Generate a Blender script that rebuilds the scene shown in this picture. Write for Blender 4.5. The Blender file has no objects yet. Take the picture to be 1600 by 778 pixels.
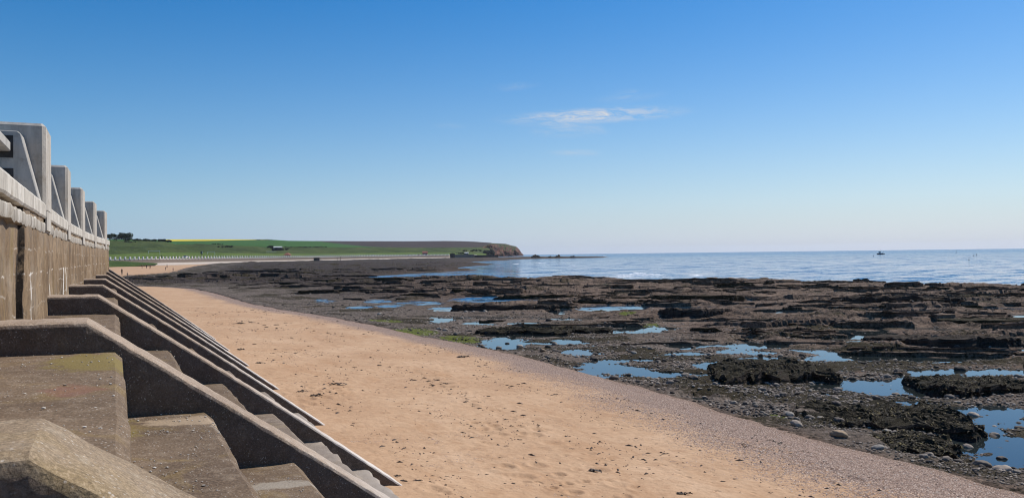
import bpy, bmesh, math, random
import numpy as np
from mathutils import Vector, noise as mnoise
random.seed(7); rng = np.random.default_rng(7)
S = bpy.context.scene
COL = S.collection
# ------------------------------------------------------------------ camera, sky, sun
F = 1258.0; YAW = math.radians(26.31); PITCH = math.atan(8.4/F); ROLL = math.atan(.0125); EYE = 5.0
f0 = np.array([math.sin(YAW), math.cos(YAW), 0]); r0 = np.array([math.cos(YAW), -math.sin(YAW), 0]); zz = np.array([0, 0, 1.])
fw = f0*math.cos(PITCH)+zz*math.sin(PITCH); up_ = -f0*math.sin(PITCH)+zz*math.cos(PITCH)
rt = r0*math.cos(ROLL)-up_*math.sin(ROLL); up = up_*math.cos(ROLL)+r0*math.sin(ROLL)
def ray(x, y): return fw+rt*((x-800)/F)-up*((y-389)/F)
def hit(x, y, z):                                   # photo pixel -> point at height z
    d = ray(x, y); t = (z-EYE)/d[2]; p = d*t; p[2] += EYE; return p
def dep(x, y, Z):                                   # photo pixel -> point at axial distance Z
    p = ray(x, y)*Z; p[2] += EYE; return p
cd = bpy.data.cameras.new('camera'); cam = bpy.data.objects.new('camera', cd); COL.objects.link(cam)
cd.sensor_width = 36; cd.lens = 36*F/1600; cd.clip_start = .05; cd.clip_end = 40000
from mathutils import Matrix
cam.matrix_world = Matrix(((rt[0], up[0], -fw[0], 0), (rt[1], up[1], -fw[1], 0), (rt[2], up[2], -fw[2], EYE), (0, 0, 0, 1)))
S.camera = cam
SUN_AZ, SUN_EL = 75.0, 47.0                         # degrees from +Y towards +X
w = bpy.data.worlds.new('World'); S.world = w; w.use_nodes = True
wn = w.node_tree; wn.nodes.clear()
def N(tree, t, **kw):
    n = tree.nodes.new(t)
    for k, v in kw.items():
        if k == 'inp':
            for a, b in v.items(): n.inputs[a].default_value = b
        else: setattr(n, k, v)
    return n
sky = N(wn, 'ShaderNodeTexSky', sky_type='NISHITA'); sky.sun_disc = False
sky.sun_elevation = math.radians(SUN_EL); sky.sun_rotation = math.radians(SUN_AZ)
sky.air_density = 1.0; sky.dust_density = .3; sky.ozone_density = 3.6; sky.altitude = 0
bg = N(wn, 'ShaderNodeBackground'); bg.inputs['Strength'].default_value = .098
wo = N(wn, 'ShaderNodeOutputWorld'); wn.links.new(bg.outputs[0], wo.inputs[0])
# thin cirrus streaks: a procedural layer of the sky itself
tc = N(wn, 'ShaderNodeTexCoord')
def cloud_mask(px, py, hw, hh, tilt, scale, thr, gain):
    c = ray(px, py); c /= np.linalg.norm(c)
    e1 = ray(px+100, py-100*tilt)-ray(px, py); e1 -= c*e1.dot(c); e1 /= np.linalg.norm(e1)
    e2 = np.cross(c, e1); e2 *= np.sign(e2[2])
    da = N(wn, 'ShaderNodeVectorMath', operation='DOT_PRODUCT'); db = N(wn, 'ShaderNodeVectorMath', operation='DOT_PRODUCT'); dc = N(wn, 'ShaderNodeVectorMath', operation='DOT_PRODUCT')
    for n, e in ((da, e1), (db, e2), (dc, c)):
        wn.links.new(tc.outputs['Generated'], n.inputs[0]); n.inputs[1].default_value = tuple(e)
    cv = N(wn, 'ShaderNodeCombineXYZ'); wn.links.new(da.outputs['Value'], cv.inputs[0]); wn.links.new(db.outputs['Value'], cv.inputs[1])
    mp = N(wn, 'ShaderNodeMapping'); mp.inputs['Scale'].default_value = (F/hw, F/hh, 1); wn.links.new(cv.outputs[0], mp.inputs[0])
    ln = N(wn, 'ShaderNodeVectorMath', operation='LENGTH'); wn.links.new(mp.outputs[0], ln.inputs[0])
    fall = N(wn, 'ShaderNodeMapRange', inp={1: 0, 2: 1, 3: 1, 4: 0}); fall.interpolation_type = 'SMOOTHSTEP'; wn.links.new(ln.outputs['Value'], fall.inputs[0])
    mp2 = N(wn, 'ShaderNodeMapping'); mp2.inputs['Scale'].default_value = (scale, scale*4.2, 1); mp2.inputs['Location'].default_value = (px*.01, py*.013, 0); mp2.inputs['Rotation'].default_value = (0, 0, .18); wn.links.new(cv.outputs[0], mp2.inputs[0])
    nz = N(wn, 'ShaderNodeTexNoise', inp={'Scale': 1, 'Detail': 8, 'Roughness': .68, 'Distortion': 1.2}); wn.links.new(mp2.outputs[0], nz.inputs['Vector'])
    th = N(wn, 'ShaderNodeMapRange', inp={1: thr, 2: thr+.3, 3: 0, 4: gain}); wn.links.new(nz.outputs['Fac'], th.inputs[0])
    m = N(wn, 'ShaderNodeMath', operation='MULTIPLY'); wn.links.new(th.outputs[0], m.inputs[0]); wn.links.new(fall.outputs[0], m.inputs[1])
    g = N(wn, 'ShaderNodeMath', operation='GREATER_THAN'); g.inputs[1].default_value = 0; wn.links.new(dc.outputs['Value'], g.inputs[0])
    m2 = N(wn, 'ShaderNodeMath', operation='MULTIPLY'); wn.links.new(m.outputs[0], m2.inputs[0]); wn.links.new(g.outputs[0], m2.inputs[1])
    return m2.outputs[0]
acc = None
for a in ((928, 181, 175, 16, .05, 38, .37, 1.15), (890, 203, 90, 16, .0, 22, .42, .45), (900, 239, 60, 8, .0, 26, .38, .30),
          (985, 150, 70, 14, .12, 26, .42, .25), (800, 136, 55, 9, .1, 30, .42, .2), (705, 197, 40, 7, .0, 30, .45, .15)):
    o = cloud_mask(*a)
    if acc is None: acc = o
    else:
        ad = N(wn, 'ShaderNodeMath', operation='ADD', use_clamp=True); wn.links.new(acc, ad.inputs[0]); wn.links.new(o, ad.inputs[1]); acc = ad.outputs[0]
hs = N(wn, 'ShaderNodeHueSaturation', inp={'Saturation': 1.52, 'Value': 1.0}); wn.links.new(sky.outputs[0], hs.inputs['Color'])
mx = N(wn, 'ShaderNodeMix', data_type='RGBA'); wn.links.new(acc, mx.inputs[0]); tn = N(wn, 'ShaderNodeMix', data_type='RGBA', blend_type='MULTIPLY'); tn.inputs[0].default_value = 1; wn.links.new(hs.outputs[0], tn.inputs[6]); tn.inputs[7].default_value = (.85, 1.03, 1.09, 1); 
# pale sea air low over the horizon, whiter towards the sun
sx_ = N(wn, 'ShaderNodeSeparateXYZ'); wn.links.new(tc.outputs['Generated'], sx_.inputs[0])
def wm(op, a, b=None):
    n = N(wn, 'ShaderNodeMath', operation=op)
    for i, v in enumerate((a, b)):
        if v is None: continue
        if isinstance(v, (int, float)): n.inputs[i].default_value = v
        else: wn.links.new(v, n.inputs[i])
    return n.outputs[0]
wlow = wm('EXPONENT', wm('MULTIPLY', wm('MAXIMUM', sx_.outputs[2], 0.0), -8.0))
dsun = N(wn, 'ShaderNodeVectorMath', operation='DOT_PRODUCT'); wn.links.new(tc.outputs['Generated'], dsun.inputs[0]); dsun.inputs[1].default_value = (math.sin(math.radians(SUN_AZ)), math.cos(math.radians(SUN_AZ)), 0)
wsun = N(wn, 'ShaderNodeMapRange', inp={1: .2, 2: .92, 3: 0, 4: 1}); wn.links.new(dsun.outputs['Value'], wsun.inputs[0])
lc = N(wn, 'ShaderNodeMix', data_type='RGBA'); wn.links.new(wsun.outputs[0], lc.inputs[0]); lc.inputs[6].default_value = (3.5, 5.0, 7.2, 1); lc.inputs[7].default_value = (6.6, 7.0, 8.2, 1)
lo = N(wn, 'ShaderNodeMix', data_type='RGBA'); wn.links.new(wm('MULTIPLY', wlow, .95), lo.inputs[0]); wn.links.new(tn.outputs[2], lo.inputs[6]); wn.links.new(lc.outputs[2], lo.inputs[7])
wn.links.new(lo.outputs[2], mx.inputs[6]); mx.inputs[7].default_value = (6.6, 6.9, 7.4, 1)
wn.links.new(mx.outputs[2], bg.inputs['Color'])
sl = bpy.data.lights.new('sun', 'SUN'); sl.energy = 4.9; sl.angle = math.radians(.5); sl.color = (1, .94, .86)
so = bpy.data.objects.new('sun', sl); COL.objects.link(so)
sd = Vector((math.sin(math.radians(SUN_AZ))*math.cos(math.radians(SUN_EL)), math.cos(math.radians(SUN_AZ))*math.cos(math.radians(SUN_EL)), math.sin(math.radians(SUN_EL))))
so.rotation_euler = sd.to_track_quat('Z', 'Y').to_euler(); so.location = (30, -20, 40)
S.view_settings.view_transform = 'Standard'; S.view_settings.look = 'None'; S.view_settings.gamma = 1; S.view_settings.exposure = 0.0
S.render.engine = 'CYCLES'; S.cycles.max_bounces = 5; S.cycles.volume_bounces = 0; S.cycles.filter_width = 1.1; S.cycles.use_denoising = True; S.cycles.denoising_input_passes = 'RGB_ALBEDO_NORMAL'; S.cycles.denoising_prefilter = 'ACCURATE'
HAZE_DENSITY = .00005

# ------------------------------------------------------------------ helpers
def tag(o, label=None, cat=None, group=None, kind=None):
    if label: o['label'] = label
    if cat: o['category'] = cat
    if group: o['group'] = group
    if kind: o['kind'] = kind
    return o
def empty(name, loc=(0, 0, 0), rz=0):
    o = bpy.data.objects.new(name, None); COL.objects.link(o); o.location = loc; o.rotation_euler = (0, 0, rz); o.empty_display_size = .2; return o
def link_mesh(name, me, mats, parent=None):
    for m in (mats if isinstance(mats, (list, tuple)) else [mats]): me.materials.append(m)
    o = bpy.data.objects.new(name, me); COL.objects.link(o)
    if parent: o.parent = parent
    return o
def np_mesh(name, V, Fc, mats, parent=None, smooth=True, mi=None):
    V = np.asarray(V, np.float32); Fc = np.asarray(Fc, np.int32); k = Fc.shape[1]
    me = bpy.data.meshes.new(name); me.vertices.add(len(V)); me.vertices.foreach_set('co', V.ravel())
    me.loops.add(Fc.size); me.loops.foreach_set('vertex_index', Fc.ravel())
    me.polygons.add(len(Fc)); me.polygons.foreach_set('loop_start', np.arange(0, Fc.size, k, dtype=np.int32))
    me.polygons.foreach_set('loop_total', np.full(len(Fc), k, np.int32))
    me.polygons.foreach_set('use_smooth', np.full(len(Fc), smooth, bool))
    if mi is not None: me.polygons.foreach_set('material_index', np.asarray(mi, np.int32))
    me.update(calc_edges=True)
    return link_mesh(name, me, mats, parent)
def attr(o, name, vals):
    a = o.data.attributes.new(name, 'FLOAT', 'POINT'); a.data.foreach_set('value', np.asarray(vals, np.float32))
def crisp(o, deg=32):
    o.data.set_sharp_from_angle(angle=math.radians(deg)); return o
def grid_faces(nr, nc, keep=None):
    i = np.arange(nr-1)[:, None]*nc+np.arange(nc-1)[None, :]
    q = np.stack([i, i+1, i+nc+1, i+nc], -1).reshape(-1, 4)
    return q if keep is None else q[keep.reshape(-1)]
def compact(V, Fc):
    u, inv = np.unique(Fc.ravel(), return_inverse=True); return V[u], inv.reshape(Fc.shape), u
class MB:
    def __init__(s): s.bm = bmesh.new()
    def box(s, c, d, bev=0, seg=1, rz=0, mi=0, taper=1):
        vs = []
        for sz in (-1, 1):
            t = taper if sz > 0 else 1
            for sx, sy in ((-1, -1), (1, -1), (1, 1), (-1, 1)):
                x, y = sx*d[0]/2*t, sy*d[1]/2*t
                vs.append(s.bm.verts.new((c[0]+x*math.cos(rz)-y*math.sin(rz), c[1]+x*math.sin(rz)+y*math.cos(rz), c[2]+sz*d[2]/2)))
        fs = [s.bm.faces.new([vs[i] for i in q]) for q in ((3, 2, 1, 0), (4, 5, 6, 7), (0, 1, 5, 4), (1, 2, 6, 5), (2, 3, 7, 6), (3, 0, 4, 7))]
        for f in fs: f.material_index = mi
        if bev:
            es = list({e for f in fs for e in f.edges}); bmesh.ops.bevel(s.bm, geom=es, offset=bev, segments=seg, affect='EDGES', profile=.5)
        return s
    def tube(s, a, b, ra, rb=None, n=8, mi=0):
        rb = ra if rb is None else rb; a = Vector(a); b = Vector(b); d = (b-a).normalized()
        u = d.orthogonal().normalized(); v = d.cross(u)
        R = [[s.bm.verts.new(p+(u*math.cos(t)+v*math.sin(t))*r) for t in [2*math.pi*i/n for i in range(n)]] for p, r in ((a, ra), (b, rb))]
        for i in range(n): s.bm.faces.new((R[0][i], R[0][(i+1) % n], R[1][(i+1) % n], R[1][i])).material_index = mi
        s.bm.faces.new(R[0][::-1]).material_index = mi; s.bm.faces.new(R[1]).material_index = mi
        return s
    def poly(s, pts, mi=0):
        s.bm.faces.new([s.bm.verts.new(p) for p in pts]).material_index = mi; return s
    def prism(s, pts, d, bev=0, mi=0):              # closed outline extruded by vector d
        a = [s.bm.verts.new(p) for p in pts]; b = [s.bm.verts.new(Vector(p)+Vector(d)) for p in pts]
        fs = [s.bm.faces.new(a[::-1]), s.bm.faces.new(b)]; n = len(pts)
        for i in range(n): fs.append(s.bm.faces.new((a[i], a[(i+1) % n], b[(i+1) % n], b[i])))
        for f in fs: f.material_index = mi
        if bev: bmesh.ops.bevel(s.bm, geom=list({e for f in fs for e in f.edges}), offset=bev, segments=1, affect='EDGES', profile=.5)
        return s
    def build(s, name, mats, parent=None, smooth=False):
        bmesh.ops.recalc_face_normals(s.bm, faces=s.bm.faces)
        me = bpy.data.meshes.new(name); s.bm.to_mesh(me); s.bm.free()
        if smooth:
            for p in me.polygons: p.use_smooth = True
        return link_mesh(name, me, mats, parent)
# numpy gradient noise
_P = [np.random.default_rng(100+i).permutation(256) for i in range(12)]
def gn(x, y, seed=0):
    p = _P[seed % 12]; x = np.asarray(x, float)+seed*17.31; y = np.asarray(y, float)+seed*9.77
    xi = np.floor(x).astype(np.int64); yi = np.floor(y).astype(np.int64); xf = x-xi; yf = y-yi
    u = xf*xf*xf*(xf*(xf*6-15)+10); v = yf*yf*yf*(yf*(yf*6-15)+10)
    def g(ix, iy, dx, dy):
        a = p[(p[ix & 255]+iy) & 255]*(2*math.pi/256); return np.cos(a)*dx+np.sin(a)*dy
    n0 = g(xi, yi, xf, yf)*(1-u)+g(xi+1, yi, xf-1, yf)*u; n1 = g(xi, yi+1, xf, yf-1)*(1-u)+g(xi+1, yi+1, xf-1, yf-1)*u
    return (n0*(1-v)+n1*v)*1.5
def fbm(x, y, o=4, seed=0, rough=.5):
    t = 0; a = 1; s = 0
    for i in range(o): t = t+a*gn(x*2**i, y*2**i, seed+i); s += a; a *= rough
    return t/s
def sst(a, b, x):
    t = np.clip((x-a)/(b-a), 0, 1); return t*t*(3-2*t)
def hashk(k, seed=0): return (np.sin(k*127.1+seed*311.7)*43758.5453) % 1.0
def seg_dist(x, y, pts):
    best = np.full(x.shape, 1e12)
    for (ax, ay), (bx, by) in zip(pts[:-1], pts[1:]):
        dx, dy = bx-ax, by-ay; L = dx*dx+dy*dy+1e-9
        t = np.clip(((x-ax)*dx+(y-ay)*dy)/L, 0, 1); best = np.minimum(best, (x-ax-t*dx)**2+(y-ay-t*dy)**2)
    return np.sqrt(best)
def inside(x, y, pts):
    c = np.zeros(x.shape, bool)
    for (ax, ay), (bx, by) in zip(pts, pts[1:]+pts[:1]):
        if ay == by: continue
        c ^= ((ay > y) != (by > y)) & (x < (bx-ax)*(y-ay)/(by-ay)+ax)
    return c
def sdist(x, y, pts):                               # positive inside the outline
    d = seg_dist(x, y, pts+pts[:1]); return np.where(inside(x, y, pts), d, -d)
def xy(p): return (float(p[0]), float(p[1]))

# ------------------------------------------------------------------ materials
class MT:
    def __init__(s, name, rough=.9, spec=.3):
        s.m = bpy.data.materials.new(name); s.m.use_nodes = True; s.t = s.m.node_tree; s.t.nodes.clear()
        s.out = N(s.t, 'ShaderNodeOutputMaterial'); s.b = N(s.t, 'ShaderNodeBsdfPrincipled'); s.t.links.new(s.b.outputs[0], s.out.inputs[0])
        s.b.inputs['Roughness'].default_value = rough; s.b.inputs['Specular IOR Level'].default_value = spec
        s.geo = N(s.t, 'ShaderNodeNewGeometry'); s.pos = s.geo.outputs['Position']; s.bn = None
    def L(s, a, b): s.t.links.new(a, b)
    def objpos(s):
        s.pos = N(s.t, 'ShaderNodeTexCoord').outputs['Object']; return s
    def map(s, scale=(1, 1, 1), loc=(0, 0, 0), rot=(0, 0, 0)):
        n = N(s.t, 'ShaderNodeMapping'); n.inputs['Scale'].default_value = scale; n.inputs['Location'].default_value = loc; n.inputs['Rotation'].default_value = rot
        s.L(s.pos, n.inputs[0]); return n.outputs[0]
    def noise(s, scale, detail=4, rough=.55, dist=0, vec=None):
        n = N(s.t, 'ShaderNodeTexNoise', inp={'Scale': scale, 'Detail': detail, 'Roughness': rough, 'Distortion': dist}); s.L(vec or s.pos, n.inputs['Vector']); return n.outputs['Fac']
    def voro(s, scale, feature='F1', out='Distance', vec=None, rnd=1):
        n = N(s.t, 'ShaderNodeTexVoronoi', feature=feature); n.inputs['Scale'].default_value = scale; n.inputs['Randomness'].default_value = rnd; s.L(vec or s.pos, n.inputs['Vector']); return n.outputs[out]
    def rng(s, v, a, b, c=0, d=1, smooth=False):
        n = N(s.t, 'ShaderNodeMapRange', inp={1: a, 2: b, 3: c, 4: d})
        if smooth: n.interpolation_type = 'SMOOTHSTEP'
        s.L(v, n.inputs[0]); return n.outputs[0]
    def math(s, op, a, b=None):
        n = N(s.t, 'ShaderNodeMath', operation=op)
        for i, v in enumerate((a, b)):
            if v is None: continue
            if isinstance(v, (int, float)): n.inputs[i].default_value = v
            else: s.L(v, n.inputs[i])
        return n.outputs[0]
    def mix(s, f, a, b):
        n = N(s.t, 'ShaderNodeMix', data_type='RGBA')
        if isinstance(f, (int, float)): n.inputs[0].default_value = f
        else: s.L(f, n.inputs[0])
        for i, v in ((6, a), (7, b)):
            if isinstance(v, tuple): n.inputs[i].default_value = v+(1,) if len(v) == 3 else v
            else: s.L(v, n.inputs[i])
        return n.outputs[2]
    def ramp(s, v, stops):
        n = N(s.t, 'ShaderNodeValToRGB'); e = n.color_ramp.elements
        while len(e) < len(stops): e.new(.5)
        for i, (p, c) in enumerate(stops): e[i].position = p; e[i].color = tuple(c)+(1,)
        s.L(v, n.inputs[0]); return n.outputs[0]
    def at(s, name): return N(s.t, 'ShaderNodeAttribute', attribute_name=name).outputs['Fac']
    def sep(s): n = N(s.t, 'ShaderNodeSeparateXYZ'); s.L(s.pos, n.inputs[0]); return n.outputs
    def nz(s):
        n = N(s.t, 'ShaderNodeSeparateXYZ'); s.L(s.geo.outputs['Normal'], n.inputs[0]); return n.outputs[2]
    def bump(s, v, strength=.5, dist=.02):
        n = N(s.t, 'ShaderNodeBump', inp={'Strength': strength, 'Distance': dist}); s.L(v, n.inputs['Height'])
        if s.bn: s.L(s.bn, n.inputs['Normal'])
        s.bn = n.outputs[0]; s.L(s.bn, s.b.inputs['Normal']); return s
    def col(s, v):
        if isinstance(v, tuple): s.b.inputs['Base Color'].default_value = v+(1,)
        else: s.L(v, s.b.inputs['Base Color'])
        return s
    def rough(s, v): s.L(v, s.b.inputs['Roughness']); return s
def simple(name, c, var=.25, scale=6, rough=.8, spec=.3, bump=.0):
    m = MT(name, rough, spec).objpos(); n = m.noise(scale, 5)
    m.col(m.ramp(n, [(.3, tuple(v*(1-var) for v in c)), (.7, tuple(v*(1+var) for v in c))]))
    if bump: m.bump(n, .6, bump)
    return m.m

def concrete(name, base, light, dark, lichen=.3, flecks=.5, coarse=1.0, scour=None, spots=()):
    m = MT(name, .92, .25)
    a = m.noise(1.3*coarse, 8, .62); b = m.noise(9*coarse, 8, .7); c = m.noise(70, 3, .6)
    k = m.mix(m.rng(a, .36, .66), dark, base); k = m.mix(m.rng(b, .5, .72, 0, .75), k, light)
    k = m.mix(m.rng(m.noise(26, 4, .7), .54, .7, 0, .6), k, tuple(v*.45 for v in base))
    y = m.math('MULTIPLY', m.rng(m.noise(1.7, 4, .6, 1, m.map((1, 1, 1), (7, 3, 1))), .55, .72, 0, 1), lichen)
    k = m.mix(y, k, (.25, .17, .05))
    v = m.voro(42); fl = m.math('MULTIPLY', m.rng(v, .12, .26, 1, 0), m.rng(m.noise(9, 4, .7, 0, m.map((1, 1, 1), (3, 9, 4))), .46, .60, 0, flecks))
    k = m.mix(fl, k, (.55, .5, .44))
    g1 = m.noise(62, 3, .85); k = m.mix(m.rng(g1, .52, .66, 0, .55), k, tuple(v*1.75 for v in base)); k = m.mix(m.rng(g1, .48, .34, 0, .6), k, tuple(v*.42 for v in base))
    for (cx, cy, rx, ry, c_, amt) in spots:
        mp = m.map((1/rx, 1/ry, 0), (-cx/rx, -cy/ry, 0)); ln = N(m.t, 'ShaderNodeVectorMath', operation='LENGTH'); m.L(mp, ln.inputs[0])
        e_ = m.math('ADD', ln.outputs['Value'], m.math('MULTIPLY', m.math('SUBTRACT', m.noise(5, 6, .75), .5), 2.2)); k = m.mix(m.rng(e_, .75, 1.1, amt, 0), k, c_)
    if scour:                                           # bleached by sand and waves towards the toes
        k = m.mix(m.math('MULTIPLY', m.rng(m.math('ADD', m.sep()[0], m.math('MULTIPLY', b, 1.6)), 2.4, 4.6), .85), k, scour)
    m.col(k); m.bump(m.math('ADD', m.math('MULTIPLY', c, .35), b), .7, .012)
    m.bump(m.voro(38), .35, .008)
    return m.m
def wall_concrete():
    m = MT('weathered wall concrete', .93, .2); xs = m.sep()
    st = m.noise(1, 7, .66, .4, m.map((1.5, 1.5, .75))); st2 = m.noise(1, 5, .6, .3, m.map((1.3, 1.3, .22), (4, 2, 8)))
    b = m.noise(8, 8, .7)
    k = m.ramp(st, [(.30, (.085, .052, .027)), (.48, (.21, .138, .075)), (.68, (.36, .26, .16))])
    k = m.mix(m.rng(b, .45, .66, 0, .7), k, (.095, .066, .042)); k = m.mix(m.rng(m.noise(1.1, 6, .68, .6), .50, .66, 0, .55), k, (.33, .27, .2))
    k = m.mix(m.rng(st2, .57, .70, 0, .7), k, (.21, .145, .035)); k = m.mix(m.rng(m.noise(1, 5, .7, .2, m.map((9, 9, .45))),   .52, .66, 0, .25), k, (.30, .235, .165)); k = m.mix(m.rng(m.noise(1, 5, .7, .2, m.map((8, 8, .4), (3, 3, 3))), .60, .70, 0, .45), k, (.06, .042, .028))
    wob = m.math('MULTIPLY', m.math('SUBTRACT', m.noise(1.6, 5, .6), .5), .22)
    zc = m.math('ADD', xs[2], wob)
    for z0, amt in ((4.84, .85), (4.42, .6), (5.13, .5), (4.66, .35)):
        d = m.math('ABSOLUTE', m.math('SUBTRACT', zc, z0))
        line = m.math('MULTIPLY', m.rng(d, .003, .014, amt, 0), m.rng(m.noise(2.3, 3, .6, 0, m.map((1, 1, .3), (z0, 0, 0))),   .50, .62))
        k = m.mix(line, k, (.62, .56, .48))
    cy_ = m.math('ABSOLUTE', m.math('SUBTRACT', m.math('ADD', xs[1], m.math('MULTIPLY', m.math('SUBTRACT', m.noise(3.5, 6, .75), .5), .55)), 10.12)); k = m.mix(m.rng(cy_, .05, .12, .95, 0), k, (.012, .009, .007))
    for y0 in (6.2, 13.9, 17.9, 21.6, 25.3):
        vj = m.math('ABSOLUTE', m.math('SUBTRACT', m.math('ADD', xs[1], m.math('MULTIPLY', wob, .5)), y0)); k = m.mix(m.rng(vj, .02, .06, .75, 0), k, (.05, .036, .026))
    # white lime runs below the joint
    for y0, wd in ((17.6, .16), (18.3, .07), (11.0, .05), (14.2, .05)):
        d = m.math('ABSOLUTE', m.math('SUBTRACT', m.math('ADD', xs[1], m.math('MULTIPLY', wob, .8)), y0))
        run = m.math('MULTIPLY', m.rng(d, wd*.6, wd*1.3, 1, 0), m.rng(xs[2], 4.84, 4.87, 1, 0))
        k = m.mix(m.math('MULTIPLY', run, m.rng(m.noise(7, 4), .36, .5)), k, (.68, .64, .58))
    top = m.math('MULTIPLY', m.rng(m.math('ADD', xs[2], m.math('MULTIPLY', st, -.9)), 4.55, 5.05), m.rng(st2, .42, .6, .15, .9))
    k = m.mix(m.math('MULTIPLY', top, .25), k, (.45, .40, .34))
    m.col(k); m.bump(b, .8, .015); m.bump(m.noise(60, 3), .4, .006)
    return m.m
def coping_concrete(name, c0, c1, c2):
    m = MT(name, .9, .25); st = m.noise(1, 6, .65, .2, m.map((5, 5, .8))); b = m.noise(10, 8, .7)
    k = m.ramp(st, [(.3, c0), (.5, c1), (.7, c2)]); k = m.mix(m.rng(b, .52, .72, 0, .6), k, tuple(v*.55 for v in c1))
    k = m.mix(m.rng(m.noise(2.2, 6, .7, .5), .56, .68, 0, .5), k, (.22, .17, .11))
    m.col(k); m.bump(b, .6, .012); m.bump(m.noise(55, 3), .4, .006); return m.m
M = {}
M['wall'] = wall_concrete()
M['coping'] = coping_concrete('pale coping concrete', (.30, .27, .23), (.52, .48, .41), (.68, .64, .57))
M['copingbase'] = coping_concrete('streaked coping concrete', (.16, .135, .11), (.40, .36, .30), (.62, .58, .51))
M['post'] = coping_concrete('parapet concrete', (.30, .272, .23), (.45, .41, .35), (.56, .52, .455))
M['bracket'] = coping_concrete('bracket concrete', (.28, .27, .25), (.40, .385, .35), (.5, .48, .44))
M['socketshade'] = simple('rail recess shade', (.05, .047, .044), .4, 12)  # recess shade as a dark colour on thin raised slabs, no hole cut
M['butt'] = concrete('buttress concrete', (.37, .285, .21), (.50, .42, .34), (.25, .185, .135), .15, .7, 1.0, (.62, .57, .51))
M['buttnear'] = concrete('yellowed buttress concrete', (.28, .21, .138), (.40, .335, .25), (.18, .13, .085), .35, .9)
M['step'] = concrete('step concrete', (.18, .126, .08), (.29, .225, .16), (.095, .063, .04), .5, 1.0, .8, (.36, .31, .26), [(-.24, 5.75, .17, .26, (.20, .09, .066), .55), (-.16, 7.3, .34, .65, (.19, .145, .045), .85), (.55, 7.55, .35, .22, (.36, .27, .18), .8), (1.2, 7.2, .5, .13, (.36, .32, .26), .6)])
M['buttshade'] = concrete('shade darkened concrete', (.15, .114, .086), (.215, .175, .14), (.095, .072, .056), .15, .7)  # darker copy for the buttress sides, their shade put into the colour
M['prom'] = concrete('promenade concrete', (.3, .27, .23), (.4, .37, .32), (.2, .18, .15), .1, .2)

def sand_mat():
    m = MT('orange beach sand', .95, .15); g = m.at('gravel'); 
    a = m.noise(.35, 5, .6); b = m.noise(2.6, 7, .65); c = m.noise(240, 2, .6)
    k = m.ramp(a, [(.3, (.43, .265, .152)), (.55, (.50, .325, .195)), (.75, (.56, .38, .24))])
    k = m.mix(m.rng(b, .48, .66, 0, .6), k, (.38, .225, .125)); k = m.mix(m.rng(m.noise(17, 5, .7), .55, .72, 0, .5), k, (.33, .19, .10))
    k = m.mix(m.rng(m.noise(1, 6, .65, .6, m.map((.9, .25, 1))), .53, .66, 0, .45), k, (.40, .225, .115))
    # dark grit specks in drifts
    sp = m.math('MULTIPLY', m.rng(m.voro(26), .05, .13, 1, 0), m.rng(m.noise(.9, 6, .7), .46, .58)); k = m.mix(sp, k, (.12, .06, .035))
    # shingle band
    cell = N(m.t, 'ShaderNodeTexVoronoi'); cell.inputs['Scale'].default_value = 30; m.L(m.pos, cell.inputs['Vector'])
    cs = N(m.t, 'ShaderNodeSeparateColor'); m.L(cell.outputs['Color'], cs.inputs[0])
    pk = m.ramp(cs.outputs[0], [(0, (.14, .10, .09)), (.25, (.46, .33, .255)), (.6, (.58, .43, .335)), (.85, (.36, .275, .24)), (1, (.76, .64, .54))])
    pk = m.mix(m.rng(cell.outputs['Distance'], .25, .62), pk, (.17, .11, .08))
    gm = m.rng(m.math('SUBTRACT', m.math('ADD', g, m.math('MULTIPLY', m.math('SUBTRACT', m.noise(.9, 7, .7, .5), .5), 1.1)), m.math('MULTIPLY', cs.outputs[1], .8)), .02, .14)
    k = m.mix(gm, k, pk)
    k = m.mix(m.at('damp'), k, (.20, .125, .075))
    m.col(k)
    m.bump(m.noise(3.2, 5, .6), .55, .10); m.bump(m.noise(1, 4, .55, .4, m.map((5, 2.2, 1))), .35, .05); m.bump(c, .25, .006)
    h = m.math('MULTIPLY', m.rng(cell.outputs['Distance'], 0, .6, 1, 0), gm); m.bump(h, .6, .02)
    # footprints: shallow dimples in drifts
    fp = m.math('MULTIPLY', m.rng(m.voro(3.4, vec=m.map((1, .7, 1))), .08, .26, 1, 0), m.rng(m.noise(.55, 3), .52, .60)); m.bump(fp, .55, -.05)
    return m.m
M['sand'] = sand_mat()
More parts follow.
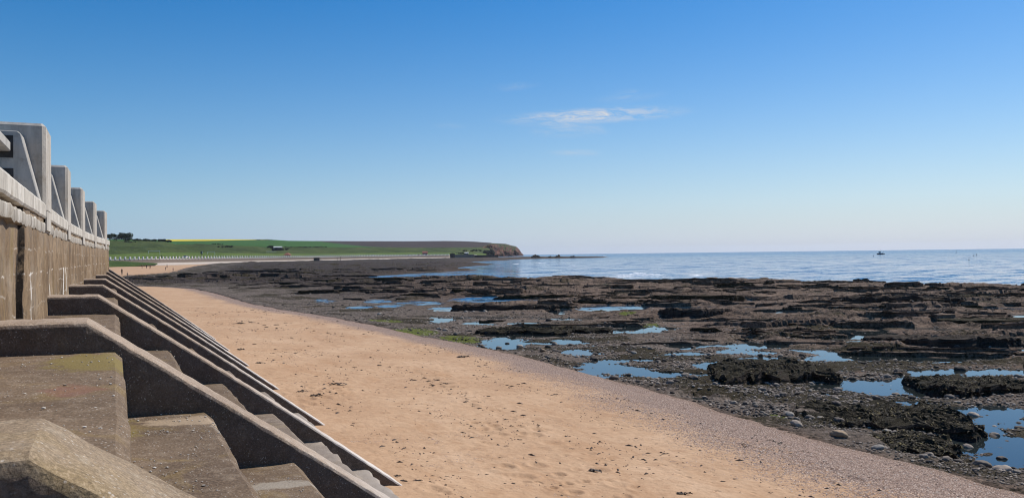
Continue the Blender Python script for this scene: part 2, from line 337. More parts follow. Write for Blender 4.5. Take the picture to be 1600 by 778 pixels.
def rock_mat():
    m = MT('wave cut sandstone and weed', .9, .12)
    we = m.at('weed'); gr = m.at('green'); cb = m.at('cobble'); dk = m.at('dark')
    st = m.noise(1, 7, .65, .3, m.map((.35, 1.6, 3), rot=(0, 0, -.45))); a = m.noise(.5, 6, .6); b = m.noise(7, 7, .7); c = m.noise(33, 4, .7)
    k = m.ramp(st, [(.28, (.035, .023, .017)), (.43, (.125, .082, .056)), (.60, (.24, .165, .115)), (.80, (.40, .30, .22))])
    k = m.mix(m.rng(b, .46, .62, 0, .8), k, (.028, .021, .017))
    k = m.mix(m.rng(m.noise(1, 7, .66, .4, m.map((.10, .42, 1), (3, 1, 0), (0, 0, -.45))), .54, .66, 0, .75), k, (.24, .165, .115))
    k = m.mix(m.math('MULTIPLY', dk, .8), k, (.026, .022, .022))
    pe = m.ramp(m.voro(9, out='Color'), [(.1, (.06, .05, .042)), (.45, (.20, .157, .122)), (.7, (.11, .088, .07)), (1, (.40, .325, .26))])
    k = m.mix(m.math('MULTIPLY', cb, m.rng(c, .4, .55, .5, .95)), k, pe)
    wm = m.rng(m.math('ADD', we, m.math('MULTIPLY', m.math('SUBTRACT', b, .5), 1.6)), .50, .70)
    wc = m.ramp(c, [(.35, (.012, .009, .006)), (.52, (.040, .030, .014)), (.66, (.092, .070, .030))])
    k = m.mix(wm, k, wc)
    gm = m.rng(m.math('ADD', gr, m.math('MULTIPLY', m.math('SUBTRACT', m.noise(4, 6, .7), .5), 1.5)), .45, .75)
    k = m.mix(gm, k, m.ramp(c, [(.35, (.06, .075, .012)), (.65, (.17, .185, .035))]))
    k = m.mix(m.rng(m.sep()[2], -.06, .03, .55, 0), k, (.03, .028, .022))
    m.col(k); m.bump(b, .9, .09); m.bump(c, .9, .03); m.bump(m.voro(22), .5, .03)
    return m.m
M['rock'] = rock_mat()
def outcrop_mat(name, weed):
    m = MT(name, .92, .12); b = m.noise(6, 7, .7); c = m.noise(30, 4, .7); st = m.noise(1, 6, .65, .3, m.map((.6, .6, 7)))
    k = m.ramp(st, [(.3, (.028, .021, .018)), (.5, (.062, .044, .035)), (.7, (.115, .085, .066))])
    wm = m.math('MULTIPLY', m.rng(m.math('ADD', m.nz(), m.math('MULTIPLY', m.math('SUBTRACT', b, .5), 1.6)), .25, .6), weed)
    k = m.mix(wm, k, m.ramp(c, [(.35, (.010, .008, .006)), (.52, (.028, .023, .012)), (.68, (.058, .050, .025))]))
    m.col(k); m.bump(b, .9, .08); m.bump(c, .9, .03); m.bump(m.voro(20), .6, .03); return m.m
M['outcrop'] = outcrop_mat('dark ledge rock', .4); M['weedrock'] = outcrop_mat('weed covered rock', .9)
def stone_mat(name, c0, c1, c2):
    m = MT(name, .85, .2); oi = N(m.t, 'ShaderNodeObjectInfo'); at = m.at('tint')
    v = m.math('ADD', oi.outputs['Random'], at); v = m.math('FRACT', v)
    k = m.ramp(v, [(0, c0), (.5, c1), (1, c2)]); n = m.noise(14, 5, .7)
    k = m.mix(m.rng(n, .5, .75, 0, .5), k, tuple(x*.5 for x in c1)); m.col(k); m.bump(n, .4, .02); return m.m
M['stone'] = stone_mat('shore cobble stone', (.05, .041, .034), (.17, .137, .11), (.45, .375, .30))
M['stonepale'] = stone_mat('pale boulder stone', (.22, .20, .17), (.30, .27, .23), (.36, .31, .25))
M['stonetan'] = stone_mat('tan boulder stone', (.26, .18, .12), (.30, .22, .15), (.34, .25, .16))
M['cobble'] = stone_mat('dark cobble stone', (.045, .037, .031), (.12, .097, .08), (.26, .22, .18))
M['shingle'] = stone_mat('shingle pebble stone', (.2, .15, .125), (.46, .335, .25), (.66, .55, .45))
M['grit'] = stone_mat('shell grit', (.35, .31, .26), (.5, .46, .4), (.65, .61, .55))
def weed_mat():
    m = MT('dried seaweed', .65, .35).objpos(); n = m.noise(14, 4); m.col(m.ramp(n, [(.3, (.018, .011, .007)), (.7, (.075, .042, .022))])); m.bump(n, .6, .02); return m.m
M['seaweed'] = weed_mat()
def wrack_mat():
    m = MT('wet wrack', .72, .15); m.col(m.ramp(m.at('tint'), [(0, (.008, .006, .004)), (.5, (.030, .021, .009)), (.82, (.075, .055, .018)), (1, (.15, .12, .04))])); return m.m
M['wrack'] = wrack_mat()
def water_mat():
    m = MT('sea water', .06, .15); m.b.inputs['IOR'].default_value = 1.333
    sea = N(m.t, 'ShaderNodeVectorMath', operation='LENGTH'); m.L(m.pos, sea.inputs[0])
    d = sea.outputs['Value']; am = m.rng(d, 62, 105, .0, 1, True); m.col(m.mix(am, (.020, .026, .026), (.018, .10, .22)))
    w1 = m.noise(1, 4, .55, .3, m.map((.16, .55, 1), rot=(0, 0, .5))); w2 = m.noise(1, 4, .6, .2, m.map((.9, 2.6, 1), rot=(0, 0, .35)))
    h = m.math('ADD', m.math('MULTIPLY', w1, 1.0), m.math('MULTIPLY', w2, .22))
    def nc(sc, det, rot):
        n = N(m.t, 'ShaderNodeTexNoise', inp={'Scale': 1, 'Detail': det, 'Roughness': .6, 'Distortion': .3}); m.L(m.map(sc, rot=(0, 0, rot)), n.inputs['Vector'])
        v = N(m.t, 'ShaderNodeVectorMath', operation='SUBTRACT'); m.L(n.outputs['Color'], v.inputs[0]); v.inputs[1].default_value = (.5, .5, .5); return v.outputs[0]
    def vadd(a, b): v = N(m.t, 'ShaderNodeVectorMath', operation='ADD'); m.L(a, v.inputs[0]); m.L(b, v.inputs[1]); return v.outputs[0]
    def vsc(a, k):
        v = N(m.t, 'ShaderNodeVectorMath', operation='SCALE'); m.L(a, v.inputs[0])
        if isinstance(k, (int, float)): v.inputs['Scale'].default_value = k
        else: m.L(k, v.inputs['Scale'])
        return v.outputs[0]
    # wave facets: slopes of long swell, wind waves and ripples
    sl_ = vadd(vadd(vsc(nc((.02, .07, 1), 4, .5), .30), vsc(nc((.10, .42, 1), 4, .45), 1.05)), vsc(nc((1.1, 2.6, 1), 3, .3), .65))
    fl_ = N(m.t, 'ShaderNodeVectorMath', operation='MULTIPLY'); m.L(sl_, fl_.inputs[0]); fl_.inputs[1].default_value = (1, 1, 0)
    nn = vadd(vsc(fl_.outputs[0], am), m.geo.outputs['Normal']); v = N(m.t, 'ShaderNodeVectorMath', operation='NORMALIZE'); m.L(nn, v.inputs[0]); m.L(v.outputs[0], m.b.inputs['Normal'])
    m.L(m.rng(am, 0, 1, .55, .12), m.b.inputs['Specular IOR Level']); m.rough(m.rng(d, 80, 1500, .03, .16)); return m.m
M['water'] = water_mat()
M['foam'] = simple('surf foam', (.82, .84, .85), .06, 1.2, .9)
def grass_mat(name, a, b, c, sc=.03):
    m = MT(name, .95, .1); n = m.noise(sc, 7, .62); k = m.ramp(n, [(.3, a), (.52, b), (.72, c)]); n2 = m.noise(sc*14, 5, .65)
    k = m.mix(m.rng(n2, .45, .7, 0, .6), k, tuple(v*.55 for v in a)); m.col(k); m.bump(n2, .8, .8); return m.m
M['grass'] = grass_mat('seafront grass', (.075, .115, .022), (.105, .15, .03), (.135, .175, .045), .02)
M['slope'] = grass_mat('rough bank grass', (.035, .05, .016), (.06, .085, .022), (.105, .11, .04), .03)
M['field'] = grass_mat('green crop', (.035, .095, .018), (.045, .115, .022), (.055, .125, .026), .012)
M['rape'] = grass_mat('yellow crop', (.60, .46, .02), (.66, .52, .03), (.7, .56, .04), .02)
M['plough'] = grass_mat('ploughed soil', (.050, .037, .033), (.060, .045, .040), (.074, .056, .05), .02)
M['bank'] = grass_mat('dune grass', (.04, .07, .015), (.06, .095, .02), (.09, .12, .035), .12)
def cliff_mat():
    m = MT('red sandstone cliff', .95, .1); st = m.noise(1, 6, .65, 1.0, m.map((.03, .03, .22))); b = m.noise(.12, 7, .7)
    k = m.ramp(st, [(.3, (.035, .02, .017)), (.5, (.13, .058, .04)), (.7, (.22, .11, .075))]); k = m.mix(m.rng(b, .48, .62, 0, .85), k, (.04, .032, .028))
    z = m.math('ADD', m.math('MULTIPLY', m.nz(), 1.0), m.math('MULTIPLY', m.math('SUBTRACT', m.noise(.06, 5, .65), .5), .9))
    k = m.mix(m.rng(z, .68, .86), k, m.ramp(b, [(.35, (.035, .045, .016)), (.65, (.085, .085, .04))]))
    m.col(k); m.bump(b, .9, 2.5); return m.m
M['cliff'] = cliff_mat()
def leaf_mat(name, a, b):
    m = MT(name, .8, .2); n = m.noise(.9, 4); m.col(m.ramp(n, [(.35, a), (.65, b)])); return m.m
M['leaf'] = leaf_mat('tree foliage', (.022, .034, .010), (.05, .07, .022)); M['shrub'] = leaf_mat('shrub foliage', (.024, .03, .014), (.05, .055, .026))
M['bark'] = simple('bark', (.07, .05, .035))
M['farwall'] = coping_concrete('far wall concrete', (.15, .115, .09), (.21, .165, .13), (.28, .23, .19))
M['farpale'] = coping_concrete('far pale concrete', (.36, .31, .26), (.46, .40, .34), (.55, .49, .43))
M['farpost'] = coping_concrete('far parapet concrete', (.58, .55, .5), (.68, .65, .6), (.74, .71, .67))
M['dark'] = simple('dark concrete', (.035, .03, .03), .3, 2); M['white'] = simple('white paint', (.78, .78, .76), .05, 2, .5)
M['redroof'] = simple('red roof tile', (.33, .12, .085), .25, 3); M['brick'] = simple('red brick', (.2, .09, .065), .25, 3); M['tan'] = simple('tan stone', (.3, .22, .16), .2, 1)
M['glass'] = simple('dark glass', (.02, .025, .03), .2, 2, .1, .6); M['tyre'] = simple('rubber', (.02, .02, .02), .2, 5); M['hull'] = simple('navy hull paint', (.02, .03, .06), .2, 2, .4)
M['greyroof'] = simple('pale grey roof', (.52, .52, .5), .1, 1); M['rust'] = simple('rusty iron', (.1, .05, .03), .3, 8)
M['skin'] = simple('skin', (.4, .25, .18), .1, 5); M['trouser'] = simple('dark trousers', (.02, .02, .03), .2, 5)
for n, c in (('black jacket', (.02, .02, .024)), ('red jacket', (.2, .04, .035)), ('blue jacket', (.04, .07, .16)), ('brown jacket', (.09, .05, .03)), ('white shirt', (.6, .6, .58))): M[n] = simple(n, c, .15, 5)
M['hair'] = simple('dark hair', (.02, .014, .01), .2, 20)
for n, c in (('car white', (.75, .75, .74)), ('car silver', (.42, .43, .44)), ('car red', (.3, .03, .03))): M[n] = simple(n, c, .03, 1, .3, .5)
M['plumage'] = simple('gull plumage', (.3, .3, .31), .2, 3)
M['buoy'] = simple('dark float', (.03, .02, .02), .2, 5, .5)

# ------------------------------------------------------------------ plan outlines read off the photograph
SANDPX = [(224, 447.6), (268, 449), (304, 451.4), (335, 458), (360.5, 465.5), (391, 474.5), (440, 484), (502, 493), (571, 506), (659, 525), (752, 543), (815, 557), (877, 573), (940, 590),
          (1000, 605), (1084, 630), (1162, 655), (1228, 675.6), (1294, 694), (1403, 720), (1512, 748), (1600, 770)]
sand_edge = [xy(hit(x, y, .35)) for x, y in SANDPX]
NEAR = [(-30, 151.5), (-8, 152)]+sand_edge+[(15.5, 7), (15.5, -40), (-30, -40)]
FARB = [xy(hit(x, y, .7)) for x, y in [(120, 434), (180, 431), (200, 428.6), (241, 426.5), (266, 424), (287, 420), (309, 417)]]+[xy(dep(px, 400, Z)) for px, Z in ((345, 540), (330, 532), (250, 477), (205, 454), (165, 437), (140, 402), (60, 330))]
wallP = [(140, 400), (165, 435), (205, 452), (250, 475), (330, 530), (400, 590), (480, 670), (560, 760), (640, 870), (700, 960), (745, 1080)]   # px, axial distance
def wall_pt(px, Z, z=5.0):
    p = dep(px, 400, Z); return np.array([p[0], p[1], z])
WALL = [xy(wall_pt(*a)) for a in wallP]
SEAPX = [(1900, 455), (1600, 449.5), (1500, 447.5), (1400, 446), (1300, 443), (1200, 440.5), (1120, 438), (1060, 440), (1000, 438), (930, 435), (860, 433), (800, 438), (730, 437), (660, 437), (600, 437), (556, 433),
         (590, 430.5), (640, 428), (700, 424.5), (744, 423), (700, 420), (740, 415), (768, 413), (735, 409), (780, 407), (815, 405), (880, 403.6), (935, 402.6)]
sea_edge = [xy(hit(x, y, 0)) for x, y in SEAPX]
e = hit(950, 401.2, 0)
LAND = [(260, -60)]+sea_edge+[xy(e), xy(dep(860, 399, 1400)), xy(dep(830, 399, 1900)), (-1500, 2200), (-1500, -60)]
POOLS = [(790, 537, 34, 9), (1335, 523, 42, 7), (1003, 514, 48, 4.5), (770, 468, 58, 4), (962, 481, 65, 3.6), (690, 500, 17, 3.5), (872, 488, 10, 3.5), (965, 578, 62, 9), (912, 552, 28, 5), (1112, 572, 26, 5),
         (1170, 541, 48, 6), (1330, 560, 55, 5), (1540, 551, 56, 9), (1500, 583, 85, 8), (1370, 605, 95, 11), (1440, 596, 60, 8), (1530, 650, 85, 13), (1590, 664, 40, 8), (1540, 696, 75, 14), (1590, 712, 50, 14), (1420, 632, 40, 5),
         (1090, 625, 14, 4), (1146, 631, 12, 4), (1560, 483, 45, 2.4), (1590, 493, 40, 2.4), (1268, 462, 17, 1.8), (590, 471, 20, 3), (650, 474, 36, 3), (505, 470, 14, 2.4), (1215, 465, 22, 1.8), (1520, 519, 30, 2.2),
         (700, 482, 25, 2.2), (610, 478, 20, 2), (1075, 553, 30, 3), (880, 533, 22, 3), (1260, 548, 30, 3), (1590, 540, 30, 3), (820, 506, 20, 2.2), (1470, 618, 40, 5), (1440, 562, 70, 5), (1480, 506, 30, 2), (1240, 592, 24, 3), (930, 592, 30, 5), (1010, 588, 34, 5), (1150, 470, 26, 1.8), (1060, 481, 30, 2), (1380, 500, 34, 2.2), (1190, 560, 30, 3), (745, 505, 24, 2.4), (560, 480, 18, 2), (1530, 600, 60, 5)]
pool_f = []
for cx, cy, hw, hh in POOLS:
    c = hit(cx, cy, 0); a = (hit(cx+hw, cy, 0)-hit(cx-hw, cy, 0))/2; b = (hit(cx, cy-hh, 0)-hit(cx, cy+hh, 0))/2
    pool_f.append((c[:2], np.linalg.inv(np.array([a[:2], b[:2]]).T), max(np.linalg.norm(a), np.linalg.norm(b))))
rp_ = np.random.default_rng(33)
for _ in range(46):                                     # thin puddles left along the bedding
    t_ = YAW+math.radians(rp_.uniform(-14, 36)); r_ = rp_.uniform(20, 75); c = np.array([r_*math.sin(t_), r_*math.cos(t_)])
    if c[0] < 19: continue
    a_ = math.radians(9)+rp_.normal(0, .12); eu = r0[:2]*math.cos(a_)-f0[:2]*math.sin(a_); ev = np.array([-eu[1], eu[0]]); L_ = rp_.uniform(.9, 3.2)*(r_/35)**.5; W_ = rp_.uniform(.35, .8)*(r_/35)**1.1
    pool_f.append((c, np.linalg.inv(np.array([eu*L_, ev*W_]).T), L_))
GREEN = [(650, 519, 42, 7), (720, 527, 40, 6), (835, 511, 26, 5), (1005, 505, 30, 4), (980, 490, 16, 3), (520, 442, 18, 2), (600, 500, 30, 4), (1220, 655, 20, 5), (1030, 624, 25, 4)]
green_f = []
for cx, cy, hw, hh in GREEN:
    c = hit(cx, cy, .2); a = (hit(cx+hw, cy, .2)-hit(cx-hw, cy, .2))/2; b = (hit(cx, cy-hh, .2)-hit(cx, cy+hh, .2))/2
    green_f.append((c[:2], np.linalg.inv(np.array([a[:2], b[:2]]).T), 9))
def ell(x, y, lst, warp):
    e = np.full(x.shape, 9.)
    for c, I, R in lst:
        dx = x-c[0]; dy = y-c[1]; e = np.minimum(e, np.hypot(I[0, 0]*dx+I[0, 1]*dy, I[1, 0]*dx+I[1, 1]*dy))
    return e+warp
th = math.radians(9); sn = f0[:2]*math.cos(th)+r0[:2]*math.sin(th); ss = np.array([sn[1], -sn[0]])
def saw(x, y, lam, seed, warp=.8):
    wd = np.maximum(.03, .0010*np.hypot(x, y)**1.4/lam)
    v = x*sn[0]+y*sn[1]; u = x*ss[0]+y*ss[1]
    t = v/lam+warp*fbm(u/(lam*3.2), v/(lam*3.2), 3, seed)*1.6; k = np.floor(t); f = t-k
    amp = hashk(k, seed)*np.clip(.55+1.3*gn(u/(lam*2.2)+k*7.7, v*.02, seed+1), 0, 1.3)
    return amp*np.clip(f/(wd*.35), 0, 1)*(1-f)**.8
def cell(x, y, seed):
    xi = np.floor(x).astype(np.int64); yi = np.floor(y).astype(np.int64); best = np.full(np.shape(x), 9.); val = np.zeros(np.shape(x)); p = _P[seed]
    for dx in (-1, 0, 1):
        for dy in (-1, 0, 1):
            cx, cy = xi+dx, yi+dy; h = p[(p[cx & 255]+cy) & 255]; g = p[(h+77) & 255]
            d = (cx+h/256-x)**2+(cy+g/256-y)**2; m = d < best; best = np.where(m, d, best); val = np.where(m, p[(h+g) & 255]/255., val)
    return val
def blocks(x, y, lu, lv, seed):
    v = x*sn[0]+y*sn[1]; u = x*ss[0]+y*ss[1]; w1 = .35*fbm(u/lu, v/lv, 3, seed); return cell(u/lu+w1, v/lv+w1, seed)
def rock_height(x, y):
    dN = sdist(x, y, NEAR); dF = sdist(x, y, FARB); dS = sdist(x, y, LAND); dW = seg_dist(x, y, WALL)
    r = np.hypot(x, y); out = -np.maximum(dN, dF)                       # out: metres outside the sand
    big = sst(8, 22, out+5*fbm(x/14, y/14, 3, 3)); far = sst(60, 200, r)
    u_, v_ = x*ss[0]+y*ss[1], x*sn[0]+y*sn[1]
    z = .085+.17*fbm(u_/7, v_/2.8, 4, 1)+.06*big
    patch = .35+.65*sst(-.25, .35, fbm(u_/16, v_/9, 3, 11))
    z += big*patch*(.58*saw(x, y, 8.0, 2)+.40*saw(x, y, 3.0, 5)+.75*far*saw(x, y, 21, 7)+.36*blocks(x, y, 6.5, 1.5, 3)**2+.20*blocks(x, y, 2.2, .55, 6)-.16)
    z += (.16*saw(x, y, 1.0, 8)+.09*blocks(x, y, .8, .26, 9)-.05)*(.30+.70*big)
    z += fbm(x/.9, y/.9, 4, 4)*(.07-.02*big)+.04*fbm(x/.25, y/.25, 3, 6)
    z += .22*(1-sst(0, 5, out))+.15*far                                  # shelves up to the sand
    z = z+(1.35+.2*fbm(x/20, y/20, 3, 9))*(1-sst(0, 150, dW))
    e = ell(x, y, pool_f, 1.0*fbm((x*ss[0]+y*ss[1])/1.9, (x*sn[0]+y*sn[1])/1.2, 4, 2)+.45*fbm(x/4, y/4, 2, 6))
    z = np.where(e < 3, z+(np.minimum(z, .035+.03*gn(x/.5, y/.5, 3))-z)*sst(2.6, 1.3, e), z)
    pm = sst(1.28, 1.0, e); z = z*(1-pm)+(-.055+.07*fbm(x/.9, y/.9, 3, 1)+.05*fbm(x/.25, y/.25, 2, 6))*pm
    edge = dS+fbm(x/(6+r*.03), y/(6+r*.03), 4, 5)*(2.5+r*.012)
    sm = sst(2.5+r*.012, -1-r*.006, edge); z = z-sm*(z*.9+.12+.5*sst(0, -25, edge))+sm*.10*np.maximum(0, fbm(x/7, y/3, 3, 8))*sst(-40, 0, edge)
    z = np.where(out < 0, z-np.minimum(4, -out*.6)-.1*sst(0, -.4, out), z)
    return z, dict(out=out, big=big, far=far, e=e, edge=edge, r=r, dF=dF, dN=dN)
def dimples(x, y, size, seed, ax=1.0):
    X_, Y_ = x/size, y/(size*ax); xi = np.floor(X_).astype(np.int64); yi = np.floor(Y_).astype(np.int64); best = np.full(np.shape(x), 9.); p = _P[seed]
    for dx in (-1, 0, 1):
        for dy in (-1, 0, 1):
            cx, cy = xi+dx, yi+dy; h = p[(p[cx & 255]+cy) & 255]; g = p[(h+77) & 255]; best = np.minimum(best, np.hypot(cx+h/256-X_, cy+g/256-Y_)/(.6+.8*((h*7) % 256)/256))
    return best
def sand_height(x, y):
    dN = sdist(x, y, NEAR); dF = sdist(x, y, FARB); dW = seg_dist(x, y, WALL)
    wv = .35*fbm(x/2.2, y/2.2, 4, 2)
    dn = dN+wv; df = dF+2.5*fbm(x/14, y/14, 3, 4)
    zn = .36+np.clip(.056*dn, -9, .70)-np.where(dn < 0, -dn*.55, 0)+.012*fbm(x/1.1, y/1.1, 4, 7)+.03*fbm(x/4, y/4, 2, 3)*sst(.5, 4, dn)+.05*np.exp(-((dn-2.6)/1.4)**2)
    trod = sst(.02, .30, fbm(x/3.2, y/8, 4, 9))*sst(1, 3, dn)
    zn = zn-trod*.055*sst(.34, .10, dimples(x, y, .55, 4, 1.2))+trod*.02*sst(.5, .36, dimples(x, y, .55, 4, 1.2))-.012*sst(.3, .1, dimples(x, y, .3, 7))*sst(-.1, .3, fbm(x/2, y/4, 3, 2))
    zf = .5+np.clip(.016*df, -9, 1.2)-np.where(df < 0, -df*.2, 0)+.5*(1-sst(0, 40, dW))
    return np.maximum(zn, zf), dn, df

# ------------------------------------------------------------------ setting: water, shore, sand
NR, NC = 1350, 1240
az = YAW+np.radians(np.linspace(-47, 48, NC)); q = np.linspace(8.6**-.4, 1450**-.4, NR); rr = q**(-2.5)
R_, A_ = np.meshgrid(rr, az, indexing='ij'); X = R_*np.sin(A_); Y = R_*np.cos(A_)
Z, info = rock_height(X, Y)
keep = (info['out'] > -3) & (info['edge'] > -90-.05*info['r'])
kf = keep[:-1, :-1] & keep[1:, :-1] & keep[:-1, 1:] & keep[1:, 1:]
V = np.stack([X, Y, Z], -1).reshape(-1, 3); Fq = grid_faces(NR, NC, kf)[:, ::-1]; V, Fq, used = compact(V, Fq)
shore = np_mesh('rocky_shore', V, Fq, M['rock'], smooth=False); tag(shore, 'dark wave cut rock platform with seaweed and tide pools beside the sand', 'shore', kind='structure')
fl = lambda a: a.reshape(-1)[used]
uu_, vv_ = X*ss[0]+Y*ss[1], X*sn[0]+Y*sn[1]
we = np.clip(.46+1.5*fbm(uu_/7, vv_/3.2, 5, 10)+.25*np.exp(-((info['out']-6)/6)**2)-.35*sst(35, 70, info['r'])*(1-info['far'])+.0*Z, 0, 1)
we = np.where(info['out'] < 2, we*.7, we)
attr(shore, 'weed', fl(we)); attr(shore, 'green', fl(sst(1.3, .5, ell(X, Y, green_f, .3*fbm(X/.8, Y/.8, 3, 3)))))
attr(shore, 'cobble', fl((1-info['big'])*sst(0, .8, info['out']))); azd = np.degrees(A_-YAW)
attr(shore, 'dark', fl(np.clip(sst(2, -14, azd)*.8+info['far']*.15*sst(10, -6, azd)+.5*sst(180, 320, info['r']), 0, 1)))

ns, nsc = 900, 960
azs = YAW+np.radians(np.linspace(-62, 58, nsc)); qs = np.linspace(6.5**-.35, 560**-.35, ns); rs = qs**(-1/.35)
R2, A2 = np.meshgrid(rs, azs, indexing='ij'); X2 = R2*np.sin(A2); Y2 = R2*np.cos(A2)
Z2, dn, df = sand_height(X2, Y2); keep = (np.maximum(dn, df) > -2.2) & ~((X2 < -.6) & (Y2 < 44))
kf = keep[:-1, :-1] & keep[1:, :-1] & keep[:-1, 1:] & keep[1:, 1:]
V = np.stack([X2, Y2, Z2], -1).reshape(-1, 3); Fq = grid_faces(ns, nsc, kf)[:, ::-1]; V, Fq, used = compact(V, Fq)
sand = np_mesh('sand_beach', V, Fq, M['sand']); tag(sand, 'orange sand beach between the stepped sea wall and the rocks', 'beach', kind='structure')
fl = lambda a: a.reshape(-1)[used]
gw = 1.4+.045*np.clip(30-Y2, 0, 30)+.7*fbm(X2/3, Y2/7, 3, 5)
attr(sand, 'gravel', fl(np.where((dn > -3) & (Y2 < 160), sst(2.1*gw+.6, .5*gw, dn), 0))); attr(sand, 'damp', fl(np.where(Y2 < 160, .35*sst(.5, 0, dn), .25*sst(6, 0, df))))
n = 240; ang = np.linspace(0, 2*math.pi, n, endpoint=False)
rings = list(np.geomspace(20, 8200, 44)); V = [(0, 0, 0)]+[(r*math.cos(a), r*math.sin(a), 0) for r in rings for a in ang]
bm = bmesh.new(); vs = [bm.verts.new(v) for v in V]
for i in range(n): bm.faces.new((vs[0], vs[1+i], vs[1+(i+1) % n]))
for k in range(len(rings)-1):
    for i in range(n): a, b = 1+k*n, 1+(k+1)*n; j = (i+1) % n; bm.faces.new((vs[a+i], vs[b+i], vs[b+j], vs[a+j]))
me = bpy.data.meshes.new('sea'); bm.to_mesh(me); bm.free()
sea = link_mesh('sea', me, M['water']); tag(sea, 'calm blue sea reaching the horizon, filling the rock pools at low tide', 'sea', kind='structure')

# ------------------------------------------------------------------ hills beyond the bay
def lut(tab, x): t = np.array(tab, float); return np.interp(x, t[:, 0], t[:, 1])
Zw = lambda x: lut([(p, z) for p, z in wallP]+[(830, 1500)], x)
L1 = [(100, 399), (164, 398), (233, 394.8), (287, 394.6), (372, 395.7), (412, 396.3), (480, 396.5), (560, 395.5), (640, 395), (700, 395), (760, 396)]
L2 = [(100, 375.5), (207, 376.5), (256, 377.5), (275, 382), (321, 382), (345, 383), (415, 386), (443, 385.5), (510, 386.5), (608, 386.5), (640, 387.2), (692, 387), (745, 386.5), (770, 386.5)]
L3 = [(100, 373.4), (258, 374.6), (265, 376.8), (320, 376.4), (400, 374.8), (430, 374.8), (450, 376.2), (493, 376.6), (530, 381), (560, 384), (580, 385.8), (608, 386.6), (640, 387.4), (692, 387.2), (745, 386.7), (770, 386.6)]
L4 = [(100, 373.2), (207, 373.6), (265, 374.3), (320, 374.2), (400, 374.3), (430, 374.8), (450, 376.2), (493, 376.5), (544, 376.8), (640, 377), (695, 376.5), (720, 376.8), (745, 377.8), (768, 379.5)]
def band(name, x0, x1, lo, Zlo, hi, Zhi, mat, label, rough=.0, rows=14, cols=160, curve=1.0, kind='structure'):
    xs = np.linspace(x0, x1, cols); V = []
    for i in range(rows):
        t = i/(rows-1); tt = t**curve
        for x in xs:
            ya, yb = (lo(x) if callable(lo) else lut(lo, x)), (hi(x) if callable(hi) else lut(hi, x)); za, zb = Zlo(x), Zhi(x)
            pa = dep(x, ya, za); pb = dep(x, yb, zb); p = pa*(1-t)+pb*t; p[2] = pa[2]*(1-tt)+pb[2]*tt
            if rough and 0 < t < 1: p[2] += rough*float(fbm(np.array(p[0]/22), np.array(p[1]/22), 3, 4))
            V.append(p)
    o = np_mesh(name, V, grid_faces(rows, cols), mat); tag(o, label, name.split('_')[-1], kind=kind); return o
zl1 = lambda x: Zw(x)+60+.06*(x-160); zl2 = lambda x: Zw(x)+180+.05*x; zl4 = lambda x: np.interp(x, [100, 300, 500, 770], [1050, 1300, 1450, 1560])
def coping_y(x):                                        # photo row of the far coping
    return 397.4-.0125*(x-800)+.2
band('grass_field', 110, 760, lambda x: coping_y(x)+.3, lambda x: Zw(x)+5, L1, zl1, M['grass'], 'flat mown green grass behind the far sea wall', rows=8)
band('rough_slope', 110, 765, L1, zl1, L2, zl2, M['slope'], 'rough green grass bank rising behind the seafront grass', rough=2.2, rows=22, cols=300)
zl3 = lambda x: zl2(x)+(zl4(x)-zl2(x))*np.interp(x, [100, 493, 608], [1, 1, 0])
band('crop_field', 110, 610, L2, zl2, L3, zl3, M['field'], 'deep green crop field below the skyline', rows=6)
band('rapeseed_field', 255, 420, L3, zl4, L4, lambda x: zl4(x)+40, M['rape'], 'thin strip of yellow flowering crop on the skyline', rows=3)
band('ploughed_field', 492, 768, L3, zl3, L4, lambda x: zl4(x)+30, M['plough'], 'purple brown ploughed field along the hilltop', rows=6)
# headland with the red cliff
HB = [(690, 398.3), (745, 400), (775, 401), (800, 400.5), (815, 400), (818, 399.7)]
HT = [(735, 388), (745, 387), (755, 385), (768, 381.5), (790, 382), (800, 384.6), (806, 385.6), (811, 390), (815, 396), (818, 399)]
V = []; xs = np.concatenate([np.linspace(735, 815, 110), np.linspace(815.3, 818, 12)]); rows = 34
for i in range(rows):
    t = i/(rows-1)
    for j, x in enumerate(xs):
        zb = np.interp(x, [690, 745, 780, 818], [1000, 1250, 1400, 1480])+max(0, x-811)*22
        steep = np.interp(x, [690, 740, 760], [0, .2, 1]); dz = 130*(1-steep)*t+70*steep*(t**3.2)
        k = float(fbm(np.array(x/7.), np.array(t*2.2), 4, 3))
        if t > .86: dz += (t-.86)/.14*190
        cave = 45*math.exp(-((x-763)/7)**2)*math.sin(min(1, t/.85)*math.pi)
        tv = min(1, t/.86); y = lut(HB, x)*(1-tv)+lut(HT, x)*tv
        if t > .86: y -= np.interp(x, [735, 750, 768, 800], [.3, 1.5, 1.6, .8])*(t-.86)/.14
        V.append(dep(x, y, zb+dz+k*15*min(1, t*4)*steep+cave))
head = np_mesh('headland', V, grid_faces(rows, len(xs)), M['cliff']); tag(head, 'headland with a red sandstone cliff at its tip', 'headland', kind='structure')
